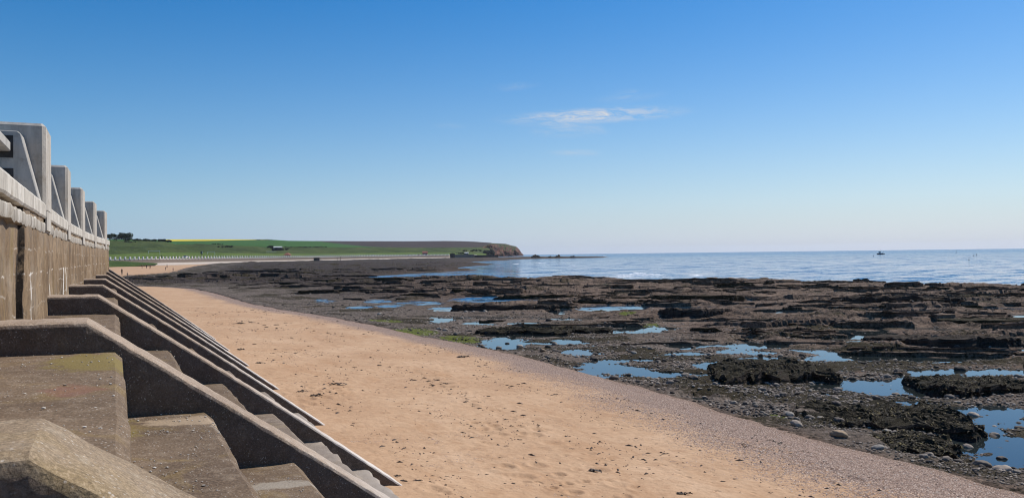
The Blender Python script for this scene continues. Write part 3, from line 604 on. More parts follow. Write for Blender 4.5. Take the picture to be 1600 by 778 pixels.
# ------------------------------------------------------------------ far sea wall with its parapet
dense = []
for (a, za), (b, zb) in zip(wallP[:-1], wallP[1:]):
    for t in np.linspace(0, 1, 12, endpoint=False): dense.append(wall_pt(a+(b-a)*t, za+(zb-za)*t))
dense.append(wall_pt(*wallP[-1])); dense = np.array(dense)
def copz(x): return 5.0
nrm = np.zeros_like(dense); tg = np.gradient(dense, axis=0); nrm[:, 0] = tg[:, 1]; nrm[:, 1] = -tg[:, 0]; nrm /= np.linalg.norm(nrm, axis=1)[:, None]
sgn = np.sign((nrm*(np.array([0, 0, 5])-dense)).sum(1)); nrm *= sgn[:, None]      # towards the shore
def ribbon(name, prof, mat, parent):
    V = np.array([[d+n_*o+np.array([0, 0, z]) for o, z in prof] for d, n_ in zip(dense, nrm)]).reshape(-1, 3)
    o = np_mesh(name, V, grid_faces(len(dense), len(prof)), mat, parent, smooth=False); return o
fwall = empty('sea_wall', (0, 0, 0)); tag(fwall, 'long distant sea wall with white parapet posts round the bay', 'sea wall')
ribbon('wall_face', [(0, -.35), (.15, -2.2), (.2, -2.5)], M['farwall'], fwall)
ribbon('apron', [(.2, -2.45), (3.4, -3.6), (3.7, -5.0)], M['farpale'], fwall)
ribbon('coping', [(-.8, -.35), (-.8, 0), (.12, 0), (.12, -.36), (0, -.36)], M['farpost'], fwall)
cum = np.concatenate([[0], np.cumsum(np.linalg.norm(np.diff(dense, axis=0), axis=1))])
pm = MB(); pm.box((0, 0, .65), (.95, .7, 1.3), .05); proto = None; count = 0; rest = MB()
for s in np.arange(1, cum[-1]-120, 3.5):
    p = np.array([np.interp(s, cum, dense[:, i]) for i in range(3)]); t2 = np.array([np.interp(s, cum, tg[:, i]) for i in range(2)]); a = math.atan2(t2[1], t2[0])
    v = p-np.array([0, 0, 5.]); px_ = 800+F*(v@rt)/(v@fw)
    if px_ < 150: continue
    if count < 98:
        if proto is None: o = proto = pm.build('parapet_post', M['farpost'], fwall)
        else: o = proto.copy(); COL.objects.link(o); o.parent = fwall
        o.location = p-np.array([nrm[0][0]*0, 0, 0]); o.rotation_euler = (0, 0, a); count += 1
    else: rest.box((p[0], p[1], p[2]+.65), (.95, .7, 1.3), 0, 1, a)
ro = rest.build('far_posts', M['farpost'], fwall); ro.name = 'parapet_posts'; ro['kind'] = 'stuff'
prom2 = ribbon('promenade', [(-.8, -.06), (-6.5, -.05)], M['prom'], None); tag(prom2, 'pale promenade path behind the distant sea wall', 'path', kind='structure')
# grassy bank at the foot of the far wall
V = []; xs = np.linspace(120, 246, 60)
for i in range(12):
    t = i/11
    for x in xs:
        k = np.clip((246-x)/70, 0, 1)**.6; yb = np.interp(x, [120, 165, 246], [419, 417, 411.8]); yt = np.interp(x, [120, 165, 246], [406, 406.2, 411])
        Zb = Zw(x)-30; Zt = Zw(x)-4
        p = dep(x, yb, Zb)*(1-t)+dep(x, yt+.3, Zt)*t; p[2] += .5*k*math.sin(t*math.pi)+.35*float(fbm(np.array(p[0]/6), np.array(p[1]/6), 3, 2))*k-(.5 if i == 0 else 0)
        V.append(p)
o = np_mesh('grass_bank', V, grid_faces(12, 60), M['bank']); tag(o, 'green grassy bank between the far beach and the sea wall', 'grass bank', kind='structure')

# ------------------------------------------------------------------ the near sea wall
def xw(y): return -.90+.58*max(0, (y-15)/21)**2+(0 if y > 9 else .0)
def chaikin_path():
    P = [(xw(y), y) for y in np.concatenate([np.arange(-8, 9.8, .22), np.arange(9.8, 10.5, .025), np.arange(10.5, 38.01, .22)])]; e = P[-1]
    return P+[(e[0]-.25, e[1]+.5), (e[0]-1.0, e[1]+1.0), (e[0]-3, e[1]+1.6), (e[0]-9, e[1]+2.4)]
PATH = np.array(chaikin_path()); tp = np.gradient(PATH, axis=0); nw = np.stack([tp[:, 1], -tp[:, 0]], -1); nw /= np.linalg.norm(nw, axis=1)[:, None]
def wall_strip(name, prof, mat, parent, amp=.012, groove=None, seed=1, sub=.09):
    pr = []
    for (o0, z0), (o1, z1) in zip(prof[:-1], prof[1:]):
        k = max(1, int(math.hypot(o1-o0, z1-z0)/sub)); pr += [(o0+(o1-o0)*i/k, z0+(z1-z0)*i/k) for i in range(k)]
    pr.append(prof[-1]); V = []
    for (x, y), n_ in zip(PATH, nw):
        for o, z in pr:
            k = amp*mnoise.fractal((x*2+seed, y*2, z*2), .9, 2, 4); g = 0
            if groove is not None:
                d = y-groove-.09*mnoise.noise((0, z*2.5, seed))-.07*mnoise.noise((3, z*9, seed))
                g = .02 if d > 0 else -.035
            V.append((x+n_[0]*(o+k+g), y+n_[1]*(o+k+g), z+(amp*(3.2 if name == 'coping_base' else 1.6)*mnoise.fractal((x, y*2.2, seed), .7, 2, 4) if z < 5.7 else 0)))
    return crisp(np_mesh(name, V, grid_faces(len(PATH), len(pr)), mat, parent, smooth=True), 28)
sw = empty('sea_wall', (-.9, 10, 4.4)); tag(sw, 'tall weathered brown concrete sea wall with pale parapet beside the steps', 'sea wall')
swi = Matrix.Translation((.9, -10, -4.4))
parts = [wall_strip('wall_face', [(0, 3.3), (0, 5.60)], M['wall'], sw, .02, 10.15, 1),
         wall_strip('coping', [(-.06, 5.585), (.035, 5.585), (.05, 5.61), (.05, 5.77), (.03, 5.80), (-1.3, 5.80)], M['coping'], sw, .006, None, 5),
         wall_strip('coping_base', [(-.06, 5.385), (.025, 5.39), (.035, 5.42), (.032, 5.515), (.02, 5.53), (-.06, 5.535)], M['copingbase'], sw, .012, None, 9)]
for p in parts: p.matrix_parent_inverse = swi
def parapet_post(y0, first=False):
    yc = y0+.55; x = xw(y0+.5)+.055; th_ = math.atan2(-(xw(y0+1)-xw(y0)), 1)
    loc = Vector((x, yc, 0)); rot = Matrix.Translation(loc) @ Matrix.Rotation(th_, 4, 'Z')
    def place(o): o.data.transform(rot); o.matrix_parent_inverse = swi; return o
    c = .045; m = MB()                                 # plan outline with chamfered seaward corners
    m.prism([(-.85, -.55, 5.70), (-c, -.55, 5.70), (0, -.55+c, 5.70), (0, .55-c, 5.70), (-c, .55, 5.70), (-.85, .55, 5.70)], (0, 0, 1.215))
    ev = [e for e in m.bm.edges if all(v.co.z > 6.8 for v in e.verts)]; bmesh.ops.bevel(m.bm, geom=ev, offset=.04, segments=1, affect='EDGES')
    m.prism([(-.02, -.44, 5.42), (.0, -.44, 5.42), (.0, .44, 5.42), (-.02, .44, 5.42)], (0, 0, .29))
    po = place(m.build('parapet_post', M['post'], sw))
    for s in (-1, 1):
        b = MB(); b.prism([(-.85, s*.551, 5.80), (-.05, s*.551, 5.80), (-.26, s*.551, 6.70), (-.30, s*.551, 6.735), (-.85, s*.551, 6.735)], (0, s*.42, 0), .012)
        bo = place(b.build('bracket', M['bracket'], po)); bo.matrix_parent_inverse = Matrix.Identity(4)
        k = MB()
        for zc in (6.52, 6.08): k.box((-.46, s*.973, zc), (.22, .006, .30))
        ko = place(k.build('pocket_shade', M['socketshade'], po)); ko.matrix_parent_inverse = Matrix.Identity(4)
    return yc
ys = [parapet_post(y) for y in (.2, 5.85, 13.0, 18.6, 24.2, 29.8, 35.4)]
for a, b in zip(ys[:-1], ys[1:]):
    for zc in (6.52, 6.08):
        m = MB(); x0, x1 = xw(a)-.41, xw(b)-.41; L = math.hypot(b-a-1.93, x1-x0); m.box(((x0+x1)/2, (a+b)/2, zc), (.17, L, .13), .012, 1, math.atan2(-(x1-x0), b-a))
        m.build('rail', M['bracket'], sw).matrix_parent_inverse = swi
V = [(-1.9, -60, 4.98), (-1.9, 36, 4.98), (-10, 42, 4.98), (-60, 42, 4.98), (-60, -60, 4.98)]
m = MB(); m.poly(V); o = m.build('promenade', M['prom']); tag(o, 'concrete promenade behind the near sea wall parapet', 'promenade', kind='structure')

# ------------------------------------------------------------------ buttresses and stepped apron
BY = [(-3.05, -2.40), (2.62, 3.28), (7.95, 8.62), (13.62, 14.32), (19.25, 19.92), (24.95, 25.65), (30.65, 31.35), (36.3, 37.0), (42.0, 42.7)]
BZ = [4.46, 4.46, 4.46, 4.46, 4.46, 4.465, 4.48, 4.52, 4.58]
XC, XT, ZT = -.22, 4.66, .86
def crest(x, zt):
    if x <= XC: return zt-.012*(x-XC)
    t = (x-XC)/(XT-XC); return zt+(ZT-zt)*t+.045*math.sin(math.pi*min(t, 1))
def buttress(y0, y1, zt, mat, rough):
    cy = (y0+y1)/2; xs = np.concatenate([np.arange(-1.2, XC-.02, .09), [XC], np.arange(XC+.07, 5.35, .07)])
    b = .06 if mat is M['buttnear'] else .042; V = []
    for x in xs:
        zc = crest(x, zt); cols = []
        lows = np.linspace(.25, zc-b, 12)
        cols += [(y0, z) for z in lows]+[(y0+b*.35, zc-b*.3), (y0+b, zc)]
        cols += [(y0+b+(y1-y0-2*b)*t, zc) for t in (.2, .4, .6, .8)]
        cols += [(y1-b, zc), (y1-b*.35, zc-b*.3)]+[(y1, z) for z in lows[::-1][::3]]
        for k, (y, z) in enumerate(cols):
            edge = 1 if 10 <= k <= 13 or 17 <= k <= 20 else 0
            e = rough*(mnoise.fractal((x*3.1, y*3, z*3), .8, 2, 4)+(2.8*mnoise.noise((x*7, y*2+5, z*7))+2.2*mnoise.noise((x*19, y*5, z*19)) if edge else 0))
            sy = (-1 if k < 12 else (1 if k > 19 else 0)); V.append((x, y-cy+sy*abs(e)*-.5, z-(abs(e)*1.2 if 11 <= k <= 20 else 0)))
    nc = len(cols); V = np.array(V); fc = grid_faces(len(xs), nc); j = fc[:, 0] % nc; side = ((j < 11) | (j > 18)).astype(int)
    o = np_mesh('concrete_buttress', V, fc, [mat, M['buttshade']], None, smooth=True, mi=side); crisp(o, 30); o.location = (0, cy, 0); return o
blab = ['sloping concrete buttress next before the chipped corner one, below the edge of the picture', 'yellowed chipped concrete buttress in the bottom corner, nearest of the row', 'long sloping concrete buttress with a dark side beside the widest steps',
        'third concrete buttress, its toe ending in the weed on the sand', 'fourth sloping concrete buttress along the wall', 'fifth sloping concrete buttress along the wall', 'sixth concrete buttress along the wall',
        'seventh concrete buttress along the wall', 'farthest concrete buttress, where the sea wall ends']
SX = [.05, .78, 1.58, 2.36, 3.15, 3.9]; SZ = [4.18, 3.58, 3.01, 2.45, 1.9, 1.33]
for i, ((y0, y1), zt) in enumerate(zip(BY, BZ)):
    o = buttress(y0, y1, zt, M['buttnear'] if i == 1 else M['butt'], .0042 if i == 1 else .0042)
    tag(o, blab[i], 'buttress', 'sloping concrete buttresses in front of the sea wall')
slab = ['concrete steps before the chipped corner buttress, below the edge of the picture', 'nearest wide concrete steps with shell grit and a red stain', 'concrete steps between the second and third buttresses, broken at the bottom', 'concrete steps between the third and fourth buttresses',
        'concrete steps between the fourth and fifth buttresses', 'concrete steps between the fifth and sixth buttresses', 'concrete steps between the sixth and seventh buttresses', 'concrete steps in the last bay of the wall']
for i in range(len(BY)-1):
    ya, yb = BY[i][1]-.06, BY[i+1][0]+.06; g = empty('concrete_steps', (0, (ya+yb)/2, 1.0)); tag(g, slab[i], 'steps', 'stepped concrete apron between the buttresses')
    inv = Matrix.Translation((0, -(ya+yb)/2, -1.0)); dy = .10 if i > 4 else .22
    yy = np.arange(ya, yb+.001, (yb-ya)/int((yb-ya)/dy))
    for k, (sx, sz) in enumerate(zip(SX, SZ)):
        x0 = -1.3 if k == 0 else SX[k-1]-.12; z0 = sz-.75; V = []
        rough = .008 if k < 4 else (.03 if i == 2 else .014); dz = random.uniform(-.012, .012) if i != 1 else 0
        pr = [(x0+(sx-.05-x0)*t, sz+.03*(1-t)) for t in np.linspace(0, 1, 10 if k else 14)]+[(sx-.045, sz-.004), (sx+.01, sz-.055)]+[(sx+.012+.02*t, sz-.06-(.70)*t) for t in (.15, .35, .6, 1)]
        for y in yy:
            for j, (x, z) in enumerate(pr):
                e = rough*mnoise.fractal((x*2.5+k, y*2.5, z*2.5+i), .8, 2, 5); ch = 0
                if i == 2 and k == 4 and j >= 7: ch = .10*max(0, mnoise.noise((y*2.2, k, 3)))
                if j >= 9: e += 1.4*rough*mnoise.noise((x*9, y*8, k*3.3))
                V.append((x+e*.8-ch, y, z+e+dz-ch*.7))
        o = np_mesh('step', V, grid_faces(len(yy), len(pr))[:, ::-1], M['step'], g, smooth=True); crisp(o, 30); o.matrix_parent_inverse = inv
        if i == 2 and k == 4: o['label'] = 'broken lower step with crumbled edge'

# ------------------------------------------------------------------ rocks
def ico(sub):
    b = bmesh.new(); bmesh.ops.create_icosphere(b, subdivisions=sub, radius=1); b.verts.ensure_lookup_table()
    v = np.array([x.co[:] for x in b.verts]); f = np.array([[q.index for q in p.verts] for p in b.faces]); b.free(); return v, f
def lumpy(sub, seed, flat=.62, amp=.22):
    v, f = ico(sub); w_ = v.copy()
    for i, p in enumerate(v):
        k = 1+amp*mnoise.fractal((p[0]*1.1+seed*5, p[1]*1.1, p[2]*1.1), .9, 2, 3)-.30*abs(mnoise.noise((p[0]*2.2, p[1]*2.2+seed*3, p[2]*2.2)))
        w_[i] = p*k
    w_[:, 2] *= flat; w_[:, 0] *= 1+.35*hashk(seed*1.7); return w_, f
def rz_at(x, y):
    z, inf = rock_height(np.atleast_1d(np.asarray(x, float)), np.atleast_1d(np.asarray(y, float))); return z, inf
OUT = [  # px left, px right, row of the base, height px, depth m, weed, label
    (1325, 1518, 479, 18, 5, 0, 'long black rock ledge with a straight dark face standing above the flat brown rock'),
    (1333, 1359, 442, 8, 2.6, 0, 'dark block of rock standing alone at the edge of the sea'),
    (1470, 1640, 618, 31, 3.0, 1, 'large domed black rock covered in seaweed beside the long tide pool'),
    (1130, 1325, 598, 34, 4.5, 1, 'long low seaweed covered rock slab sloping down into a tide pool'),
    (1268, 1560, 672, 30, 3.2, 1, 'broad brown weed covered mound between two tide pools'),
    (1258, 1500, 708, 28, 1.6, 1, 'dark weedy ledge closest to the shingle edge'),
    (1375, 1610, 541, 15, 4, 0, 'dark rock shelf just beyond the pale tide pool'),
    (1030, 1132, 497, 18, 4, 0, 'jagged black ledge in the middle of the rock platform'),
    (700, 868, 487, 14, 4, 0, 'dark ledge behind the group of pale cobbles'),
    (745, 945, 521, 13, 3.5, 1, 'weed covered ridge running above the green algae'),
    (858, 906, 434, 5, 5, 0, 'low dark rock breaking the water of the inlet'),
    (688, 718, 440, 5, 4, 0, 'small black rock at the near lip of the inlet'),
    (1268, 1322, 443, 4.5, 4, 0, 'flat dark rock at the water edge next to the lone block'),
    (1395, 1440, 482, 7, 2, 0, 'small ledge in front of the long black rock ledge'),
    (1020, 1100, 462, 8, 4, 0, 'low brown rock rib on the outer rock platform'),
    (520, 552, 446, 6, 4, 1, 'black weedy rock with a green patch, near the far dark shore'),
    (1440, 1600, 470, 5, 6, 0, 'thin dark rib of rock near the sea edge')]
outc = []
def slab(Lu, Lv, H, seed, n, rings=4, dip=.85, rough=.10, low=-.3, fine=0):
    """flat bedded block: vertical broken face towards -v, top dipping away to +v"""
    th_ = np.linspace(0, 2*np.pi, n, endpoint=False); c_, s_ = np.cos(th_), np.sin(th_)
    pu = Lu/2*np.sign(c_)*np.abs(c_)**.55; pv = Lv/2*np.sign(s_)*np.abs(s_)**.7
    wob = np.array([mnoise.fractal((a*2.2, b*2.2, seed*3.1), .7, 2, 5) for a, b in zip(pu/max(Lv, .6), pv/max(Lv, .6))])
    kw = 1.9 if fine > .03 else 1; pu, pv = pu*(1+.10*kw*wob), pv*(1+.32*kw*wob)
    prof = [(1.03, low, 0), (1.02, .25, 1), (.985, .5, 1), (1.0, .72, 1), (.99, .93, 1), (.965, 1.0, 1)]+[(.96*(1-(i+1)/(rings+1)), 1.0, 1) for i in range(rings)]
    V = []
    for k, (sc, hz_, m_) in enumerate(prof):
        for a, b in zip(pu*sc, pv*sc):
            f = b/Lv+.5; n1 = mnoise.fractal((a*.9, b*1.3, seed*1.7), .8, 2, 4); top = H*max(.04, 1-dip*f)*(1+(.75 if fine > .03 else .30)*n1)
            lay = .025*math.floor(3*mnoise.noise((a*.5, b*1.6, seed)))
            jit = rough*min(1, H*2.5)*mnoise.noise((a*3.1, b*3.1+k, seed+k*.7)) if k < 6 else 0
            z = (low if k == 0 else top*hz_+(lay if k > 4 else 0)+(rough*.35*mnoise.fractal((a*4, b*4, seed), .8, 2, 3) if k > 3 else 0)+(fine*abs(mnoise.noise((a*9, b*9, seed)))+fine*.8*mnoise.noise((a*21, b*21, 3)) if k > 3 else 0))
            V.append((a+jit, b+jit, z))
    V.append((0, 0, H*max(.05, 1-dip*.5))); nk = len(prof); F_ = []
    for k in range(nk-1):
        for i in range(n): j = (i+1) % n; F_ += [(k*n+i, k*n+j, (k+1)*n+j), (k*n+i, (k+1)*n+j, (k+1)*n+i)]
    F_ += [((nk-1)*n+i, (nk-1)*n+(i+1) % n, nk*n) for i in range(n)]
    return np.array(V), np.array(F_)
for k, (a, b, yb, hpx, dm, wd, lab) in enumerate(OUT):
    c = hit((a+b)/2, yb, .06); L = hit(a, yb, .06); Rr = hit(b, yb, .06); ex = (Rr-L); wid = np.linalg.norm(ex[:2]); ex = ex/np.linalg.norm(ex); ey = np.array([-ex[1], ex[0], 0])
    if ey@f0 < 0: ey = -ey
    H = hpx*np.linalg.norm((c-np.array([0, 0, 5]))[:2])/F; c = c+ey*dm*.5
    V, Fc = slab(wid, dm*(1.15 if wd else 1), H*(.42 if wd else .80), 40+k, 150 if wid > 3 else 60, 16, .35 if wd else .5, .17 if wd else .15, -.3, .06 if wd else .012)
    P_ = np.stack([V[:, 0]*ex[0]+V[:, 1]*ey[0], V[:, 0]*ex[1]+V[:, 1]*ey[1], V[:, 2]], -1)
    o = np_mesh('rock_outcrop', P_, Fc, M['weedrock'] if wd else M['outcrop'], None, smooth=False); o.location = (c[0], c[1], 0)
    tag(o, lab, 'rock'); outc.append((c, ex, ey, wid, dm, wd, P_+np.array([c[0], c[1], 0])))
# bedrock strata standing out of the platform
rs_ = np.random.default_rng(21); VV = []; FF = []; AW = []; AD = []; off = 0; tries = 0; made = 0
nx = 13000; th_ = YAW+np.radians(rs_.uniform(-33, 38, nx)); rq = (22**-.55*(1-rs_.random(nx))+330**-.55*rs_.random(nx)); uu = rs_.random(nx); rq = (24**-.5*(1-uu)+300**-.5*uu)**-2.0
sx_, sy_ = rq*np.sin(th_), rq*np.cos(th_); zt_, it_ = rock_height(sx_, sy_); su, sv = sx_*ss[0]+sy_*ss[1], sx_*sn[0]+sy_*sn[1]
e2_ = np.minimum(it_['e'], np.minimum(ell(sx_+f0[0]*1.5*(rq/45)**1.6, sy_+f0[1]*1.5*(rq/45)**1.6, pool_f, 0), ell(sx_+f0[0]*3.5*(rq/45)**1.6, sy_+f0[1]*3.5*(rq/45)**1.6, pool_f, 0)))
pb = it_['big']*sst(-.20, .22, fbm(su/26, sv/6, 4, 2))*(e2_ > 1.45)*(it_['edge'] > 3)*(it_['out'] > 6)
azs_ = np.degrees(th_-YAW)
for i in np.nonzero(rs_.random(nx) < pb)[0]:
    if made >= 2600: break
    r_ = rq[i]; sc = (r_/55)**.55; Lu = float(np.clip(rs_.lognormal(.62, .7), .5, 9))*sc; Lv = float(np.clip(rs_.lognormal(-.15, .5), .3, 2.8))*sc; H = float(np.clip(rs_.lognormal(-1.95, .5), .05, .42))*sc**.45
    V, Fc = slab(Lu, Lv, H, float(i % 97)+.37, int(np.clip(Lu*7/sc, 16, 46)), 2, .95, .22)
    a_ = math.radians(9)+rs_.normal(0, .10); ca, sa = r0*math.cos(a_)-f0*math.sin(a_), f0*math.cos(a_)+r0*math.sin(a_)
    z0 = max(zt_[i]-.06, 0); VV.append(np.stack([V[:, 0]*ca[0]+V[:, 1]*sa[0]+sx_[i], V[:, 0]*ca[1]+V[:, 1]*sa[1]+sy_[i], V[:, 2]+z0], -1)); FF.append(Fc+off); off += len(V); made += 1
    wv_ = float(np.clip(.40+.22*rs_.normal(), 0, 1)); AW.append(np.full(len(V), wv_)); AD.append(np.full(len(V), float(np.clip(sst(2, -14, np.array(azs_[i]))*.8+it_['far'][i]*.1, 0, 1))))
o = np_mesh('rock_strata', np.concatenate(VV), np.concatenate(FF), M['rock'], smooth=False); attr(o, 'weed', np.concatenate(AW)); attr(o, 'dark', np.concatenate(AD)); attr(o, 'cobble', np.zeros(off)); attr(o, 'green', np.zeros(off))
tag(o, 'layered bedrock ledges of the rocky shore with dark broken edges', 'ledges', kind='structure')
# reef off the headland
for a, b, yb, hpx, lab in ((829, 846, 402.3, 5.2, 'highest dark rock stack just off the tip of the headland'), (855, 864, 402, 3.4, 'small dark rock in the middle of the headland reef'), (866, 878, 402, 4.6, 'pointed dark rock on the headland reef'),
                           (889, 901, 401.8, 3.4, 'outermost raised rock on the headland reef'), (815, 946, 402.9, 2.0, 'long low dark reef running out to sea from the headland')):
    Zr = 900; H = hpx*Zr/F; c = dep((a+b)/2, yb, Zr); wid = (b-a)*Zr/F; V = []; nu, nv = 44, 18; dm = wid*.6 if wid < 30 else 22
    for i in range(nv):
        for j in range(nu):
            u, v = j/(nu-1)*2-1, i/(nv-1)*2-1; n1 = mnoise.fractal((u*2.5+a, v*2, 3), .8, 2, 4)
            hgt = max(0, 1-(abs(u)**2.6+abs(v)**2.4))**.5*(.75+.4*n1)
            V.append((r0[0]*u*wid/2+f0[0]*v*dm/2, r0[1]*u*wid/2+f0[1]*v*dm/2, -.6+(H+.6)*hgt*1.15))
    o = np_mesh('reef_rock', V, grid_faces(nv, nu), M['outcrop']); o.location = (c[0], c[1], 0); tag(o, lab, 'rock')

# boulders one can point at, then cobbles, then the mass of small stones
BO = [(1233, 650, 14, 'stonepale', 'pale grey rounded boulder, left one of a pair beside the weedy mound'), (1257, 651, 15, 'stonepale', 'pale grey rounded boulder, right one of a pair beside the weedy mound'), (1283, 656, 10, 'stonepale', 'small pale stone touching the pair of boulders'),
      (1311, 692, 17, 'stonetan', 'tan flattish boulder against the dark weedy ledge'), (1372, 712, 13, 'stonepale', 'flat pale stone at the shingle edge under the weedy ledge'), (1083, 589, 13, 'stone', 'grey angular boulder left of the weed covered slab'),
      (1057, 597, 9, 'stone', 'brownish stone next to the grey angular boulder'), (1520, 641, 14, 'stone', 'dark domed boulder standing in the long tide pool'), (1513, 690, 13, 'stone', 'dark boulder standing in the lowest tide pool'),
      (1451, 719, 13, 'stone', 'brown round boulder at the edge of the shingle'), (1480, 715, 11, 'stone', 'dark round stone near the brown boulder'), (1534, 732, 17, 'stone', 'large dark boulder in the bottom corner, left of two'), (1566, 738, 18, 'stone', 'large dark boulder in the bottom corner, right of two'),
      (1565, 708, 12, 'stone', 'dark stone in the shallow end of the lowest pool'), (1386, 674, 11, 'stonepale', 'pale flat stone on the weedy mound'), (1434, 682, 12, 'stonepale', 'pale slab of stone standing beside the lowest pool'), (1245, 675, 16, 'stone', 'flat dark stone half under the weedy ledge'),
      (1412, 549, 10, 'stone', 'dark stone at the mouth of the pale tide pool'), (1502, 571, 14, 'stone', 'dark stone at the edge of the wide tide pool'), (792, 533, 6, 'stone', 'small round stone standing in the pool by the green algae'), (812, 538, 8, 'stone', 'grey stone at the rim of the pool by the green algae'),
      (686, 514, 7, 'stonepale', 'pale stone among the green algae'), (848, 553, 8, 'stonetan', 'tan stone just above the shingle edge'), (758, 488, 6, 'stonepale', 'pale cobble, last one of the row under the dark ledge'), (740, 488, 5, 'stonepale', 'pale cobble in the middle of the row under the dark ledge'),
      (728, 488, 5, 'stonepale', 'pale cobble, first one of the row under the dark ledge'), (593, 489, 6, 'stonepale', 'pale stone on the gravel flat near the far sand'), (1128, 587, 7, 'stone', 'grey stone beside the pool in front of the weed covered slab'), (1399, 610, 8, 'stone', 'dark stone at the tip of the long pool'), (1402, 612, 7, 'stonetan', 'brownish stone at the tip of the long pool')]
VAR = [lumpy(3, s) for s in range(8)]
vmesh = {}
def stone_obj(name, var, mat, loc, r, rot, sink=.3):
    key = (var, mat)
    if key not in vmesh:
        v, f = VAR[var]; o = np_mesh(name, v, f, M[mat]); vmesh[key] = o.data
    else:
        o = bpy.data.objects.new(name, vmesh[key]); COL.objects.link(o)
    o.scale = (r, r, r); o.rotation_euler = (random.uniform(-.25, .25), random.uniform(-.25, .25), rot); o.location = (loc[0], loc[1], loc[2]+r*(.62-sink)*.8); return o
taken = []
for k, (x, y, hw, mt, lab) in enumerate(BO):
    c = hit(x, y+hw*.35, .06); r = hw*np.linalg.norm(c[:2])/F/1.75; z = max(float(rz_at(c[0], c[1])[0][0]), -.04)
    o = stone_obj('boulder', k % 8, mt, (c[0], c[1], z), r, YAW*-1+random.uniform(-.3, .3)); tag(o, lab, 'boulder'); taken.append((c[0], c[1], r))
def sample_cobbles(n, rmin, rmax, p=1.3):
    th_ = YAW+np.radians(rng.uniform(-34, 37, n)); u = rng.uniform(0, 1, n); r = (rmin**-p*(1-u)+rmax**-p*u)**(-1/p); return r*np.sin(th_), r*np.cos(th_)
x, y = sample_cobbles(150000, 11, 95, .8); x3, y3 = sample_cobbles(70000, 24, 110, .3); x, y = np.concatenate([x, x3]), np.concatenate([y, y3]); farset = np.arange(len(x)) >= 150000; z, inf = rz_at(x, y)
dens = sst(.15, .8, inf['out'])*np.clip((1-inf['big'])*1.2+.36, 0, 1)*(1-.8*sst(1.2, .9, inf['e']))*(1+.9*np.exp(-((inf['e']-1.25)/.2)**2))*np.clip(.55+1.4*fbm(x/3.5, y/3.5, 3, 7), .05, 1)
blocked = np.zeros(len(x), bool)
for c, ex, ey, wid, dm, _w, _p in outc:
    a = (x-c[0])*ex[0]+(y-c[1])*ex[1]; b = (x-c[0])*ey[0]+(y-c[1])*ey[1]; blocked |= (np.abs(a) < wid*.44) & (np.abs(b) < dm*.4)
ok = (rng.uniform(0, 1, len(x)) < dens) & ~blocked & (inf['edge'] > 0); x, y, z, farset = x[ok], y[ok], z[ok], farset[ok]
size = (1+.7*farset)*(.017+.036*rng.random(len(x))**2+.075*(rng.random(len(x)) < .03)*rng.random(len(x))); app = size/np.hypot(x, y)
order = np.argsort(-app); big_i, rest_i = order[:262], order[262:95000]
for i in big_i:
    mt = 'stonepale' if random.random() < .05 else 'cobble'
    o = stone_obj('cobble', random.randrange(8), mt, (x[i], y[i], max(z[i], -.05)), size[i]*.92, random.uniform(0, 6.28))
    if mt == 'stonepale': tag(o, 'pale cobble among the darker stones by the tide pools', 'stone', 'pale cobbles on the rocky shore')
    else: tag(o, 'dark grey cobble among the wet stones by the tide pools', 'stone', 'dark cobbles on the rocky shore')
def stone_mass(name, X_, Y_, Z_, S_, mat, label, cat, lowpoly=True, flat=.62):
    base = [lumpy(1 if not lowpoly else 1, 20+s, flat, .3) for s in range(6)]; VV = []; FF = []; T = []; off = 0
    pick = rng.integers(0, 6, len(X_))
    for b in range(6):
        v, f = base[b]; ii = np.nonzero(pick == b)[0]; m_ = len(ii)
        if not m_: continue
        a = rng.uniform(0, 6.28, m_); ca, sa = np.cos(a)[:, None], np.sin(a)[:, None]; s = S_[ii][:, None]; el = rng.uniform(.8, 1.25, m_)[:, None]; hz_ = rng.uniform(.75, 1.2, m_)[:, None]
        P_ = np.stack([(v[:, 0]*ca*el-v[:, 1]*sa)*s+X_[ii][:, None], (v[:, 0]*sa*el+v[:, 1]*ca)*s+Y_[ii][:, None], v[:, 2]*s*hz_+Z_[ii][:, None]+.25*s], -1)
        VV.append(P_.reshape(-1, 3)); FF.append((f[None]+(off+np.arange(m_)*len(v))[:, None, None]).reshape(-1, 3)); T.append(np.repeat(rng.random(m_), len(v))); off += m_*len(v)
    o = np_mesh(name, np.concatenate(VV), np.concatenate(FF), mat, smooth=False); attr(o, 'tint', np.concatenate(T)); tag(o, label, cat, kind='stuff'); return o
stone_mass('small_stones', x[rest_i], y[rest_i], np.maximum(z[rest_i], -.04), size[rest_i]*.85, M['stone'], 'mass of small dark stones strewn over the rocky shore', 'stones')
# shingle along the edge of the sand
x, y = sample_cobbles(190000, 8.5, 60, 1.1); z, dnn, dff = sand_height(x, y)
gw = 1.4+.045*np.clip(30-y, 0, 30)+.7*fbm(x/3, y/7, 3, 5); pr = sst(2.0*gw+.6, .6*gw, dnn)*sst(-.9, -.2, dnn)*np.clip(.5+1.2*fbm(x/1.6, y/2.6, 4, 8), .04, 1)
ok = (rng.random(len(x)) < pr) & (dnn < 9); x, y, z = x[ok][:30000], y[ok][:30000], z[ok][:30000]
stone_mass('shingle', x, y, z-.004, .009+.013*rng.random(len(x))**2, M['shingle'], 'band of pinkish grey shingle along the edge of the sand', 'shingle')
